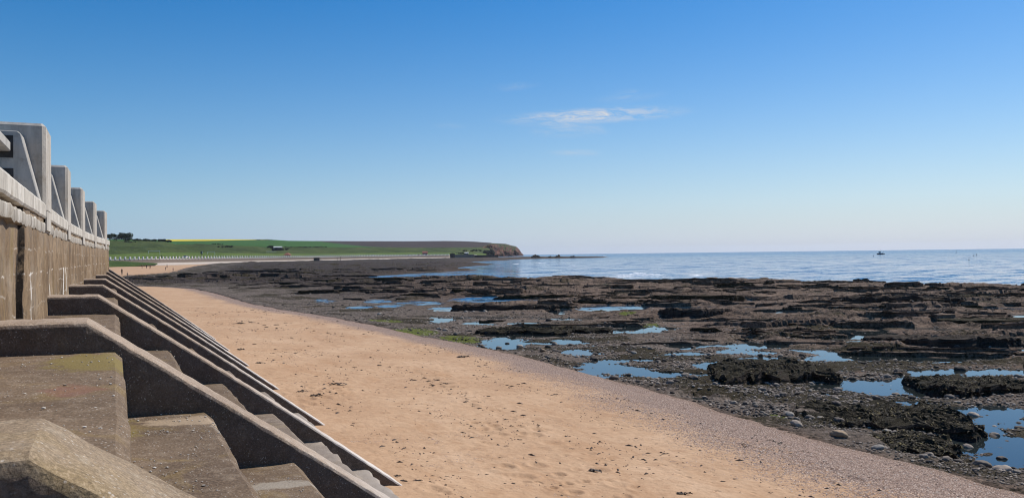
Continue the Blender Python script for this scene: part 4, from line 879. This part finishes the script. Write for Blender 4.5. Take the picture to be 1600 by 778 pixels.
# shell grit on the nearest steps
gx, gy, gz, gs = [], [], [], []
for k in range(1500):
    i = random.choice((1, 1, 1, 2)); st = random.choice((0, 1, 1, 2)); ya, yb = BY[i][1], BY[i+1][0]; x0 = -1.0 if st == 0 else SX[st-1]; t = random.random()
    yv = random.uniform(ya, yb); xv = x0+(SX[st]-x0)*t
    if mnoise.noise((xv*2, yv*2, 3)) < -.05: continue
    gx.append(xv); gy.append(yv); gz.append(SZ[st]+.03*(1-t)); gs.append(.003+.008*random.random()**3)
stone_mass('shell_grit', np.array(gx), np.array(gy), np.array(gz), np.array(gs), M['grit'], 'scatter of pale shell grit on the nearest concrete steps', 'shell grit')

def wrack():
    rd = np.random.default_rng(5); P_ = []
    for c, ex, ey, wid, dm, wd, pts in outc:
        if wd and np.hypot(c[0], c[1]) < 60: q_ = pts[pts[:, 2] > .05]; P_.append(q_[rd.integers(0, len(q_), 2600)]+rd.normal(0, .05, (2600, 3))*np.array([1, 1, .2]))
    x, y = sample_cobbles(40000, 12, 48, .6); z, inf = rz_at(x, y); u_, v_ = x*ss[0]+y*ss[1], x*sn[0]+y*sn[1]
    we_ = .46+1.5*fbm(u_/7, v_/3.2, 5, 10)+.25*np.exp(-((inf['out']-6)/6)**2); ok = (we_ > .62) & (inf['out'] > .8) & (inf['e'] > 1.25); P_.append(np.stack([x, y, z], -1)[ok][:17000])
    P_ = np.concatenate(P_); n = len(P_); a = rd.uniform(0, 6.28, n); L = rd.uniform(.035, .11, n)*(1+.012*np.hypot(P_[:, 0], P_[:, 1])); w_ = L*rd.uniform(.18, .4, n); d = np.stack([np.cos(a), np.sin(a), np.zeros(n)], -1); e_ = np.stack([-np.sin(a), np.cos(a), rd.normal(0, .3, n)], -1)
    rows = []
    for t, h in ((0, -.05), (.35, .16), (.7, .12), (1.0, -.12)):
        cpt = P_+d*(L*t)[:, None]+zz*(L*h*rd.uniform(.3, 1.3, n))[:, None]; ww = w_*(1-.55*t)
        rows += [cpt-e_*ww[:, None]*.5, cpt+e_*ww[:, None]*.5]
    V = np.stack(rows, 1).reshape(-1, 3); b = np.arange(n)[:, None, None]*8; F_ = (b+np.array([[0, 1, 3, 2], [2, 3, 5, 4], [4, 5, 7, 6]])[None]).reshape(-1, 4)
    o = np_mesh('wrack', V, F_, M['wrack'], smooth=True); attr(o, 'tint', np.repeat(rd.random(n), 8)); tag(o, 'mass of dark olive seaweed fronds draped over the low rocks', 'seaweed', kind='stuff')
wrack()
# ------------------------------------------------------------------ seaweed washed up on the sand
def weed_variant(seed, n=9):
    rd = random.Random(seed); bm = bmesh.new()
    for k in range(n):
        a = rd.gauss(.1, .5)+(math.pi if rd.random() < .5 else 0); L = rd.uniform(.4, 1.0); x_, y_ = rd.gauss(0, .25), rd.gauss(0, .14); wv = rd.uniform(.05, .13); prev = None; st = 7
        for s in range(st+1):
            t = s/st; px, py = x_+math.cos(a)*L*(t-.3), y_+math.sin(a)*L*(t-.3); a += rd.gauss(0, .22); hz_ = .10*math.sin(t*math.pi)*rd.uniform(.5, 1.6)+.03+.05*math.exp(-((px/.4)**2+(py/.3)**2)); w2 = wv*(.35+math.sin(t*math.pi))
            nx, ny = -math.sin(a)*w2, math.cos(a)*w2; tw = rd.gauss(0, .05)
            r_ = [bm.verts.new((px+nx, py+ny, max(.004, hz_+tw))), bm.verts.new((px, py, hz_+.05)), bm.verts.new((px-nx, py-ny, max(.004, hz_-tw))), bm.verts.new((px, py, max(0, hz_-.02)))]
            if prev:
                for q_ in range(4): bm.faces.new((prev[q_], prev[(q_+1) % 4], r_[(q_+1) % 4], r_[q_]))
            prev = r_
    bmesh.ops.recalc_face_normals(bm, faces=bm.faces); me = bpy.data.meshes.new('seaweed'); bm.to_mesh(me); bm.free(); me.materials.append(M['seaweed']); return me
WV = [weed_variant(s, random.choice((4, 6, 9))) for s in range(9)]
WP = [(657, 753, 12, 'black humped seaweed clump just past the nearest buttress toe'), (630, 752, 12, 'seaweed lying against the toe of the third buttress'), (494, 621, 13, 'brown seaweed clump beside the fourth buttress toe, bushier of two'), (470, 614, 10, 'thin brown seaweed strand beside the fourth buttress toe'),
      (525, 601, 16, 'long flat strand of seaweed on the upper sand'), (927, 735, 22, 'long dark seaweed strand low on the beach'), (1070, 771, 18, 'dark seaweed clump at the bottom of the frame'), (622, 745, 10, 'wispy seaweed strand by the buttress toe'),
      (378, 547, 9, 'brown seaweed clump beside the far buttress toes'), (680, 594, 8, 'dark seaweed clump in the middle of the sand'), (592, 571, 7, 'dark seaweed clump high on the middle of the sand'), (676, 603, 8, 'seaweed clump below the middle one'), (725, 557, 14, 'long thin seaweed strand lying near the shingle'), (405, 568, 9, 'flat seaweed patch near the fifth buttress toe'),
      (432, 508, 6, 'small seaweed clump on the upper beach'), (375, 506, 8, 'seaweed strand close to the far buttresses'), (392, 504, 7, 'seaweed clump near the far buttresses')]
def sz_at(x_, y_): z_, a, b = sand_height(np.array([x_]), np.array([y_])); return float(z_[0])
def weed_at(px, py, hw, lab, grp=None):
    c = hit(px, py, .8); z_ = sz_at(c[0], c[1]); c = hit(px, py, z_); sc = hw*np.linalg.norm(c[:2])/F/.85
    me = random.choice(WV); o = bpy.data.objects.new('seaweed_clump', me); COL.objects.link(o); o.location = (c[0], c[1], sz_at(c[0], c[1])-.006); o.scale = (sc, sc*random.uniform(.7, 1.1), sc*random.uniform(.6, .95)); o.rotation_euler = (0, 0, -YAW+random.uniform(-.5, .5)); tag(o, lab, 'seaweed', grp)
for a in WP: weed_at(*a)
cnt = 0
while cnt < 105:
    px = random.uniform(330, 1240); py = random.uniform(470, 778); c = hit(px, py, .8)
    if c[0] < 5.2 or c[0] > 13.5 or c[1] > 75: continue
    if mnoise.noise((c[0]*.5, c[1]*.25, 2)) < -.15 and random.random() < .7: continue
    weed_at(px, py, random.choice((2, 2.5, 3, 3, 4, 5, 6)), 'small dark scrap of seaweed lying on the open sand', 'small scraps of seaweed on the sand'); cnt += 1
VV, FF, off = [], [], 0
for k in range(9000):
    yv = 5+70*random.random()**1.8; xv = random.uniform(5.0, 14.2)
    if mnoise.noise((xv*.7, yv*.3, 7)) < .12 and random.random() < .88: continue
    z_ = 0; s = random.uniform(.008, .022)+.022*(random.random() < .12); a = random.uniform(0, 3.14); el = random.uniform(1, 3.0); VV.append((xv, yv, s, a, el))
VV = np.array(VV); zb = sand_height(VV[:, 0], VV[:, 1])[0]; Vx = []
for (xv, yv, s, a, el), z_ in zip(VV, zb):
    ca, sa = math.cos(a), math.sin(a)
    for ax, ay, h in ((-1, -.6, 0), (1, -.5, 0), (.8, .6, 0), (-.9, .5, 0), (0, 0, .9)): Vx.append((xv+(ax*el*ca-ay*sa)*s, yv+(ax*el*sa+ay*ca)*s, z_+h*s-.003))
    FF += [(off, off+1, off+4), (off+1, off+2, off+4), (off+2, off+3, off+4), (off+3, off, off+4)]; off += 5
o = np_mesh('seaweed_bits', Vx, FF, M['seaweed'], smooth=False); tag(o, 'tiny dark specks of weed and grit blown over the sand', 'seaweed bits', kind='stuff')

# ------------------------------------------------------------------ surf
m = MB()
for a, b, yv, h in ((950, 1045, 429.3, .35), (985, 1012, 427.3, .3), (958, 990, 431, .2), (1075, 1102, 430, .25), (834, 858, 411.5, .35), (888, 900, 414.8, .3), (1310, 1330, 446, .12), (905, 925, 440, .12), (1230, 1262, 446, .12), (800, 812, 412.5, .3), (940, 950, 400.6, .5), (868, 902, 434.6, .2), (1108, 1150, 438.6, .2), (1180, 1222, 440.2, .15), (1352, 1385, 445.2, .12), (1420, 1460, 446.6, .1), (760, 800, 437.2, .15), (1500, 1530, 447, .1)):
    A = hit(a, yv, .0); B = hit(b, yv, .0); n_ = 26; prev = None; sc = np.linalg.norm(A[:2])/130
    for i in range(n_+1):
        t = i/n_; p = A*(1-t)+B*t; k = math.sin(t*math.pi)**.5*(.45+.75*abs(mnoise.noise((t*9, a, 0)))); off_ = mnoise.noise((t*4, a, 5))*sc*1.2
        k = max(0, k-.2)*1.3; c = [p-f0*(1.1*sc*k+.02)+f0*off_, p+f0*off_+zz*h*k*.8, p+f0*(1.6*sc*k+.02)+f0*off_]
        c = [m.bm.verts.new((q_[0], q_[1], max(.012, q_[2]))) for q_ in c]
        if prev:
            for j in range(2): m.bm.faces.new((prev[j], c[j], c[j+1], prev[j+1]))
        prev = c
o = m.build('surf_foam', M['foam'], None, True); tag(o, 'thin white lines of surf breaking over the reef', 'surf', kind='stuff')

# ------------------------------------------------------------------ trees, bushes, hedges
def foliage(name, lobes, n, leaf, mat, parent, seed):
    rd = np.random.default_rng(seed); VV = []; w_ = np.array([l[3]**2 for l in lobes]); w_ = w_/w_.sum(); li = rd.choice(len(lobes), n, p=w_)
    d = rd.normal(size=(n, 3)); d /= np.linalg.norm(d, axis=1)[:, None]; rad = rd.random(n)**.35; L = np.array(lobes)[li]
    c = L[:, :3]+d*rad[:, None]*L[:, 3:4]*np.array([1, 1, .72]); c[:, 2] = np.maximum(c[:, 2], .1)
    for p in c:
        a = rd.normal(size=3); a /= np.linalg.norm(a); b = np.cross(a, rd.normal(size=3)); b /= np.linalg.norm(b); s = leaf*rd.uniform(.6, 1.3)
        VV += [p+a*s, p+b*s*.6, p-a*s, p-b*s*.6]
    return np_mesh(name, np.array(VV), np.arange(len(VV)).reshape(-1, 4), mat, parent, smooth=False)
def tree(px, py, Zd, wid, hgt, lab, seed, cat='tree'):
    p = dep(px, py, Zd); rd = random.Random(seed); t = empty('broadleaf_tree', tuple(p)); tag(t, lab, cat, 'trees on the skyline above the bank')
    m = MB(); m.tube((0, 0, -1), (.1, 0, hgt*.5), wid*.035, wid*.02)
    for k in range(5):
        a = rd.uniform(0, 6.28); m.tube((.05, 0, hgt*rd.uniform(.25, .4)), (math.cos(a)*wid*.3, math.sin(a)*wid*.3, hgt*rd.uniform(.55, .8)), wid*.015, wid*.006, 6)
    m.build('trunk', M['bark'], t)
    lobes = [(rd.uniform(-.33, .33)*wid, rd.uniform(-.3, .3)*wid, hgt*rd.uniform(.38, .78), wid*rd.uniform(.14, .27)) for _ in range(11)]
    foliage('crown', lobes, 2200, wid*.035, M['leaf'], t, seed)
def bush(px, py, Zd, wid, hgt, lab, seed, mat='shrub', name='shrub', cat='shrub', grp=None, n=900, dpt=None):
    p = dep(px, py, Zd); rd = random.Random(seed); k = max(4, int(wid/hgt*2.5)); dpt = dpt or hgt*1.5
    lobes = [(rd.uniform(-.5, .5)*wid*r0[0]+rd.uniform(-.5, .5)*dpt*f0[0], 0, hgt*rd.uniform(.2, .55), hgt*rd.uniform(.3, .5)) for _ in range(k)]
    lobes = [(a, (a-0)*r0[1]/r0[0]+rd.uniform(-.3, .3)*dpt, c, d) for a, b, c, d in lobes]
    o = foliage(name, lobes, n, hgt*.10+.08, M[mat], None, seed); o.location = tuple(p); tag(o, lab, cat, grp)
tree(172, 378.5, 640, 8.5, 7.4, 'rounded dark green tree at the end of the wall, first of the skyline trees', 1); tree(182, 378.5, 655, 8, 7.2, 'dark green tree in the middle of the skyline clump', 2); tree(196, 378.8, 650, 12, 7.8, 'broad dark green tree with a sloping crown, right end of the skyline clump', 3)
bush(190, 380.5, 630, 22, 2.6, 'low brownish scrub below the skyline trees', 5)
for k, (px, wd, h, lab) in enumerate(((219, 9, 2.6, 'low dark hedge bush next to the skyline trees'), (233, 8, 2.4, 'dark hedge bush between the trees and the yellow field'), (246, 9, 2.3, 'long dark hedge bush just before the yellow field'), (257, 6, 1.8, 'low brown bush touching the yellow field'), (264, 3, 1.6, 'small dark bush in front of the yellow field'))):
    bush(px, 378.3, 690, wd*1.35, h*1.35, lab, 20+k, 'leaf' if k < 3 else 'shrub', n=1500)
bush(413, 375.1, 1290, 24, 1.8, 'dark hedgerow breaking the skyline of the green field', 31); bush(478, 387.3, 800, 42, 1.9, 'straight dark hedge between the green field and the bank', 32, dpt=2, n=1600)
bush(422, 388, 700, 7, 3, 'dark bushes left of the low white building', 33); bush(440, 391.5, 690, 13, 2.4, 'dark scrub below the low white building', 34); bush(352, 387, 700, 14, 2.2, 'dark gorse patch in a dip of the grass bank', 35); bush(339, 382.8, 760, 12, 1.6, 'short dark hedge on top of the grass bank', 36)
bush(764, 401, 1240, 20, 13, 'dark leafy mass added as shade in the hollow at the foot of the red cliff', 37, n=2600, dpt=18); bush(712, 397.5, 1060, 26, 3.4, 'dark green scrub behind the end of the sea wall', 38); bush(735, 393, 1150, 34, 4, 'dark green scrub above the small white roofed house', 39)  # leafy mass under the cliff is added to stand for the hollow's shade
# ------------------------------------------------------------------ buildings round the bay
def face(px, Zd, py): p = dep(px, py, Zd); return tuple(p)
def on_prom(px, back=6, z=4.95):
    Zd = float(Zw(px))+back; p = dep(px, 398, Zd); return (p[0], p[1], z)
def wall_ang(px): a = wall_pt(px-2, float(Zw(px-2))); b = wall_pt(px+2, float(Zw(px+2))); return math.atan2(b[1]-a[1], b[0]-a[0])
t = empty('seafront_shelter', on_prom(449, 6, 4.7), -YAW); t.scale = (.9, .9, .8); tag(t, 'square seafront shelter with a steep red hipped roof', 'shelter')
m = MB()
for sx in (-2.2, 2.2):
    for sy in (-2.2, 2.2): m.box((sx, sy, 1.3), (.4, .4, 2.6))
m.build('corner_post', M['brick'], t)
m = MB(); m.box((0, 1.0, 1.25), (4.2, .25, 2.5)); m.box((0, 0, .4), (4.6, 4.6, .8)); m.build('wall', M['brick'], t)
m = MB(); Rf = [(-3.1, -3.1, 2.6), (3.1, -3.1, 2.6), (3.1, 3.1, 2.6), (-3.1, 3.1, 2.6)]
m.poly(Rf); [m.poly((Rf[i], Rf[(i+1) % 4], (0, 0, 5.0))) for i in range(4)]; bmesh.ops.remove_doubles(m.bm, verts=m.bm.verts, dist=.001); m.tube((0, 0, 4.8), (0, 0, 5.6), .12, .02); m.build('roof', M['redroof'], t)
def gable(name, loc, rz, L, W, H, RH, wm, rm, lab, cat, windows=2):
    t = empty(name, loc, rz); tag(t, lab, cat); m = MB(); m.box((0, 0, H/2-.5), (L, W, H+1)); m.prism([(-L/2, -W/2, H), (-L/2, W/2, H), (-L/2, 0, H+RH-.1)], (L, 0, 0)); m.build('wall', M[wm], t)
    m = MB(); ov = .3
    for s in (-1, 1): m.prism([(-L/2-ov, s*(W/2+ov), H-.12), (-L/2-ov, 0, H+RH), (-L/2-ov, 0, H+RH+.18), (-L/2-ov, s*(W/2+ov), H+.06)], (L+2*ov, 0, 0))
    m.build('roof', M[rm], t)
    for k in range(windows):
        xk = (k-(windows-1)/2)*L/windows; f = MB().box((xk, -W/2-.02, H*.55), (1.0, .06, 1.1)).build('window', M['white'], t); MB().box((xk, -W/2-.06, H*.55), (.8, .04, .9)).build('pane', M['glass'], f)
    MB().box((L/2-.8, -W/2-.03, 1.0), (.9, .07, 2.0)).build('door', M['dark'], t)
gable('seafront_kiosk', on_prom(664, 9, 4.9), -YAW+.15, 5.6, 4.0, 3.0, 1.7, 'brick', 'redroof', 'small brick house with an orange red roof on the far promenade', 'kiosk', 1)
gable('white_roofed_building', face(433, 730, 390.2), -YAW+.1, 8.6, 5, 2.0, .9, 'dark', 'greyroof', 'low building with a white roof set into the grass bank', 'building', 2)
gable('white_cottage', face(729, 1080, 397.5), -YAW, 5.2, 4, 1.6, 1.2, 'tan', 'greyroof', 'tiny house with a pale roof beyond the end of the far sea wall', 'house', 1)
def hut(px, Zd, py, wd, h, lab, mat='dark'):
    t = empty('shore_hut', face(px, Zd, py), -YAW+.05); tag(t, lab, 'hut'); m = MB(); m.box((0, 0, h/2-.4), (wd, wd*.8, h+.8), .05); m.build('wall', M[mat], t)
    MB().box((0, 0, h+.08), (wd+.4, wd*.8+.4, .2), .03).build('roof', M[mat], t); MB().box((wd*.18, -wd*.4-.02, 1.0), (.9, .06, 1.9)).build('door', M['rust'], t)
hut(495, 640, 407, 4.2, 2.0, 'black square hut on the pale apron below the far promenade'); hut(707, 900, 401.7, 5.2, 3.9, 'dark square block at the end of the far sea wall')
t = empty('retaining_wall', face(725, 930, 402.0), -YAW); tag(t, 'tan stone wall running on past the dark square block', 'wall'); MB().box((0, 0, 1.4), (24, 1.2, 3.6), .1).build('wall_face', M['tan'], t); MB().box((0, 0, 3.28), (24.4, 1.5, .2), .03).build('coping', M['farpale'], t)
t = empty('retaining_wall', face(757, 1000, 401.2), -YAW); tag(t, 'dark low stone wall at the foot of the headland', 'wall'); MB().box((0, 0, .7), (34, 1.4, 2.6), .1).build('wall_face', M['dark'], t); MB().box((0, 0, 2.08), (34.3, 1.7, .18), .03).build('coping', M['outcrop'], t)
def goal(px, py, Zd, wd, lab):
    t = empty('football_goal', face(px, Zd, py), -YAW); tag(t, lab, 'goal', 'football goals on the seafront grass')
    for s in (-1, 1): MB().tube((s*wd/2, 0, -.3), (s*wd/2, 0, 2.4), .09).build('post', M['white'], t)
    MB().tube((-wd/2-.09, 0, 2.4), (wd/2+.09, 0, 2.4), .09).build('crossbar', M['white'], t)
goal(241, 397.8, 520, 7.3, 'white football goal nearest the end of the near wall'); goal(330, 398.6, 575, 5.2, 'white football goal in front of the dip in the bank')
t = empty('information_sign', face(315, 548, 398.6), -YAW); tag(t, 'upright dark and white board on the grass between the two goals', 'sign'); MB().box((0, 0, .4), (.15, .15, 2.2)).build('post', M['dark'], t); MB().box((0, -.1, 1.7), (1.3, .06, 1.9)).build('panel', M['dark'], t); MB().box((.45, -.14, 1.9), (.4, .04, 1.5)).build('sheet', M['white'], t)
t = empty('rail_fence', face(424, 690, 394.2), -YAW); tag(t, 'pale rail fence below the low white roofed building', 'fence')
for k in range(6): MB().box((-4+k*1.6, 0, .4), (.12, .12, 1.2)).build('post', M['white'], t)
for zc in (.45, .9): MB().box((0, -.075, zc), (8.4, .03, .12)).build('rail', M['white'], t)
def sea_post(px, py, Zd, h, lab):
    t = empty('iron_post', face(px, Zd, py), 0); tag(t, lab, 'post', 'iron posts on the far shore'); MB().tube((0, 0, -1), (0, 0, h), .22, .16).build('shaft', M['rust'], t); MB().box((0, 0, h-.2), (.7, .3, .5), .05).build('head', M['dark'], t)
sea_post(532, 406, 650, 2.6, 'tall dark post on the shore right of the black hut'); sea_post(527, 406, 655, 1.5, 'short dark post beside the tall one')

# ------------------------------------------------------------------ cars on the far promenade
def car(loc, rz, paint, lab):
    t = empty('parked_car', loc, rz); tag(t, lab, 'car', 'cars on the far promenade')
    m = MB(); m.prism([(-2.1, -.85, .35), (2.1, -.85, .35), (2.15, -.85, .75), (1.2, -.85, .95), (-2.0, -.85, 1.0), (-2.15, -.85, .7)], (0, 1.7, 0), .06); bd = m.build('body', M[paint], t)
    m = MB(); m.prism([(-1.9, -.75, .98), (1.1, -.75, .94), (.35, -.75, 1.42), (-1.5, -.75, 1.44)], (0, 1.5, 0), .05); m.build('window_band', M['glass'], t)
    m = MB(); m.prism([(-1.5, -.7, 1.40), (.35, -.7, 1.38), (.25, -.7, 1.50), (-1.4, -.7, 1.52)], (0, 1.4, 0), .03); m.build('roof', M[paint], t)
    for sx in (-1.35, 1.35):
        for sy in (-.8, .8): MB().tube((sx, sy-.1, .33), (sx, sy+.1, .33), .33, None, 14).build('wheel', M['tyre'], t)
for px, bk, pt, lab in ((291, 4, 'car white', 'white car above the wall between the goals'), (583, 4, 'car white', 'white car alone on the far promenade right of the posts'), (640, 5, 'car silver', 'silver car left of the brick house'), (647, 5, 'car white', 'white car next to the silver one left of the brick house'), (655, 7, 'car red', 'red car touching the brick house')):
    p = on_prom(px, bk, 5.0); car((p[0], p[1], 4.96 if px > 300 else 5.3), wall_ang(px)+(.0), pt, lab)

# ------------------------------------------------------------------ people
def skin_body(joints, edges, name, jac):
    me = bpy.data.meshes.new(name); me.from_pydata([j[:3] for j in joints], edges, []); o = bpy.data.objects.new(name, me); COL.objects.link(o)
    md = o.modifiers.new('skin', 'SKIN'); md.use_smooth_shade = True
    for i, j in enumerate(joints): me.skin_vertices[0].data[i].radius = (j[3], j[3]*(.75 if j[3] > .11 else 1)); me.skin_vertices[0].data[i].use_root = (i == 0)
    o.modifiers.new('sub', 'SUBSURF').levels = 1
    dg = bpy.context.evaluated_depsgraph_get(); m2 = bpy.data.meshes.new_from_object(o.evaluated_get(dg)); bpy.data.objects.remove(o)
    for q_ in (M['trouser'], M[jac], M['skin']): m2.materials.append(q_)
    for p in m2.polygons:
        z = p.center.z; p.material_index = 2 if z > 1.46 else (1 if z > .9 else 0)
        if .62 < z < .9 and abs(p.center.x) > .21: p.material_index = 2
        p.use_smooth = True
    return m2
def pose(walk, jac, nm):
    a = .22 if walk else .03
    J = [(0, 0, .95, .14), (0, 0, 1.15, .13), (0, 0, 1.38, .15), (0, -.01, 1.5, .06), (0, -.02, 1.60, .085), (0, -.03, 1.70, .08), (.17, 0, 1.4, .065), (.24, -a*.4, 1.14, .048), (.25, -a*.9-.05, .9, .036), (.25, -a-.07, .80, .04), (-.17, 0, 1.4, .065), (-.24, a*.3, 1.14, .048), (-.25, a*.6-.05, .9, .036), (-.25, a*.7-.06, .80, .04),
         (.09, 0, .88, .10), (.10, a*.7-.04, .5, .07), (.10, a*1.5, .09, .05), (.10, a*1.4-.16, .035, .04), (-.09, 0, .88, .10), (-.10, -a*.8-.03, .5, .07), (-.10, -a*1.3, .07, .05), (-.10, -a*1.3-.17, .035, .04)]
    E_ = [(0, 1), (1, 2), (2, 3), (3, 4), (4, 5), (2, 6), (6, 7), (7, 8), (8, 9), (2, 10), (10, 11), (11, 12), (12, 13), (0, 14), (14, 15), (15, 16), (16, 17), (0, 18), (18, 19), (19, 20), (20, 21)]
    return skin_body(J, E_, nm, jac)
PM = {}
hv, hf = lumpy(2, 3, 1, .08)
def person(px, py, z, walk, jac, rz, lab, sc=1.0, grp='people on the far beach', fixed=None):
    key = (walk, jac)
    if key not in PM: PM[key] = pose(walk, jac, 'person')
    c = fixed if fixed is not None else hit(px, py, z); o = bpy.data.objects.new('person', PM[key]); COL.objects.link(o)
    if fixed is None: c[2] = max(sz_at(c[0], c[1]), z-.3)
    o.location = tuple(c); o.rotation_euler = (0, 0, rz); o.scale = (sc, sc, sc); tag(o, lab, 'person', grp)
    h = np_mesh('hair', hv*np.array([.088, .10, .075])+np.array([0, -.005, 1.715]), hf, M['hair'], o)
for a in ((222, 418.7, 1.0, True, 'brown jacket', .5, 'person in brown walking on the far beach, left of the group of three'), (229, 418.7, 1.0, False, 'black jacket', .2, 'person in black standing on the far beach, middle of the group of three'), (234.5, 419, 1.0, True, 'red jacket', 2.6, 'person in a dark red top on the far beach, right of the group of three'),
          (261, 417.5, 1.1, True, 'brown jacket', 2, 'person in brown farther up the far beach near the wall'), (258.7, 421, .9, False, 'black jacket', 1, 'small figure in black on the far sand below the one in brown', .75), (270.5, 422, .8, True, 'red jacket', 1.2, 'small figure in a dark red top at the edge of the far rocks', .75),
          (190.5, 428.5, .7, False, 'brown jacket', .3, 'person in brown standing past the last buttress'), (199, 431, .6, True, 'black jacket', 1, 'small figure in black by the rocks past the last buttress', .7)): person(*a)
for px, jac, lab in ((499.5, 'black jacket', 'person in black on the promenade above the hut, left of two'), (503, 'blue jacket', 'person in blue on the promenade above the hut, right of two'), (252.5, 'black jacket', 'person in black on the grass by the football goal'), (359, 'black jacket', 'person in black behind the parapet of the far wall')):
    p = on_prom(px, 4 if px > 300 else 12); person(0, 0, 0, True, jac, 1, lab, 1.05, 'people on the far promenade', np.array([p[0], p[1], 5.0 if px > 300 else 5.55]))

# ------------------------------------------------------------------ boat, floats, gulls
p = hit(1376, 397.6, 0); t = empty('fishing_boat', (p[0], p[1], 0), -YAW+math.pi-.12); t.scale = (1, 1, 1.15); tag(t, 'dark blue fishing boat with a wheelhouse out on the sea', 'boat')
V = []; ns_ = 16
for i in range(ns_):
    u = i/(ns_-1); x_ = -3.8+7.6*u; bw = 1.25*(1-max(0, (u-.55)/.45)**2.2)+.02; sh = .75+.55*u**2.2
    V += [(x_+.25*max(0, u-.8), s*bw*k, z_) for s, k, z_ in ((-1, 1, sh), (-1, .85, .2), (0, 0, -.45), (1, .85, .2), (1, 1, sh))]
hull = np_mesh('hull', V, grid_faces(ns_, 5), M['hull'], t, smooth=True)
m = MB(); [m.poly([V[i*5], V[(i+1)*5], V[(i+1)*5+4], V[i*5+4]]) for i in range(ns_-1)]; m.poly([V[0], V[1], V[2], V[3], V[4]]); dk_ = m.build('deck', M['tan'], t); dk_.location.z = -.12
whl = MB().box((.9, 0, 1.75), (1.9, 1.6, 1.7), .06, 1, 0, 0, .9).build('wheelhouse', M['white'], t); MB().box((.9, 0, 2.1), (1.96, 1.5, .5)).build('window', M['glass'], whl); MB().box((.9, 0, 2.66), (2.1, 1.75, .1), .03).build('roof', M['hull'], whl)
MB().tube((.5, 0, 2.6), (.4, 0, 4.6), .06, .04).tube((.44, -.5, 3.9), (.44, .5, 3.9), .03).build('mast', M['dark'], t); MB().tube((-2.6, 0, .7), (-2.6, 0, 2.4), .06).tube((-2.6, 0, 2.4), (-3.7, 0, 2.0), .05).build('gantry', M['dark'], t)
MB().box((-1.6, 0, .95), (1.4, 1.3, .6), .05).build('fish_box', M['rust'], t)
for px, py, h, lab in ((1514, 406.5, 2.1, 'dark marker float with a flag, lowest of the cluster on the sea'), (1494, 395, 1.6, 'small dark marker float nearest the horizon'), (1521.5, 400, 1.5, 'small dark marker float, left of a close pair'), (1525.5, 399.2, 1.5, 'small dark marker float, right of a close pair'), (1365, 400.6, 1.2, 'small dark marker float just below the fishing boat')):
    p = hit(px, py, 0); t = empty('marker_float', (p[0], p[1], 0)); tag(t, lab, 'float', 'marker floats on the sea'); k = max(.6, p@fw/700)
    MB().tube((0, 0, -.2), (0, 0, .45*k), .42*k, .3*k, 12).build('buoy', M['buoy'], t); MB().tube((0, 0, .4*k), (0, 0, h*k), .05*k).build('pole', M['dark'], t); MB().prism([(0, 0, h*k-.5*k), (.6*k*r0[0], .6*k*r0[1], h*k-.25*k), (0, 0, h*k)], (0, .02, 0)).build('flag', M['buoy'], t)
for px, py, Zd, lab in ((475, 300, 520, 'gull gliding high over the green fields'), (936, 347, 560, 'gull flying low over the sea off the headland')):
    t = empty('gull', face(px, Zd, py), -YAW+.6); tag(t, lab, 'bird'); v, f = ico(2); b = np_mesh('body', v*np.array([.09, .26, .085]), f, M['plumage'], t)
    for s in (-1, 1): MB().prism([(s*.05, .10, .02), (s*.38, .12, .16), (s*.72, -.08, .10), (s*.38, -.06, .15), (s*.05, -.10, .02)], (0, 0, .015)).build('wing', M['plumage'], t)

# ------------------------------------------------------------------ air
m = MB(); m.box((0, 0, 34), (17600, 17600, 80)); hz = m.build('haze', [bpy.data.materials.new('haze air')]); tag(hz, 'thin sea haze in the air over the whole bay', 'haze', kind='stuff')
hm = hz.data.materials[0]; hm.use_nodes = True; ht = hm.node_tree; ht.nodes.clear(); pv = N(ht, 'ShaderNodeVolumePrincipled'); pv.inputs['Color'].default_value = (.86, .92, 1, 1); pv.inputs['Density'].default_value = HAZE_DENSITY; pv.inputs['Anisotropy'].default_value = .2
ho = N(ht, 'ShaderNodeOutputMaterial'); ht.links.new(pv.outputs[0], ho.inputs['Volume'])
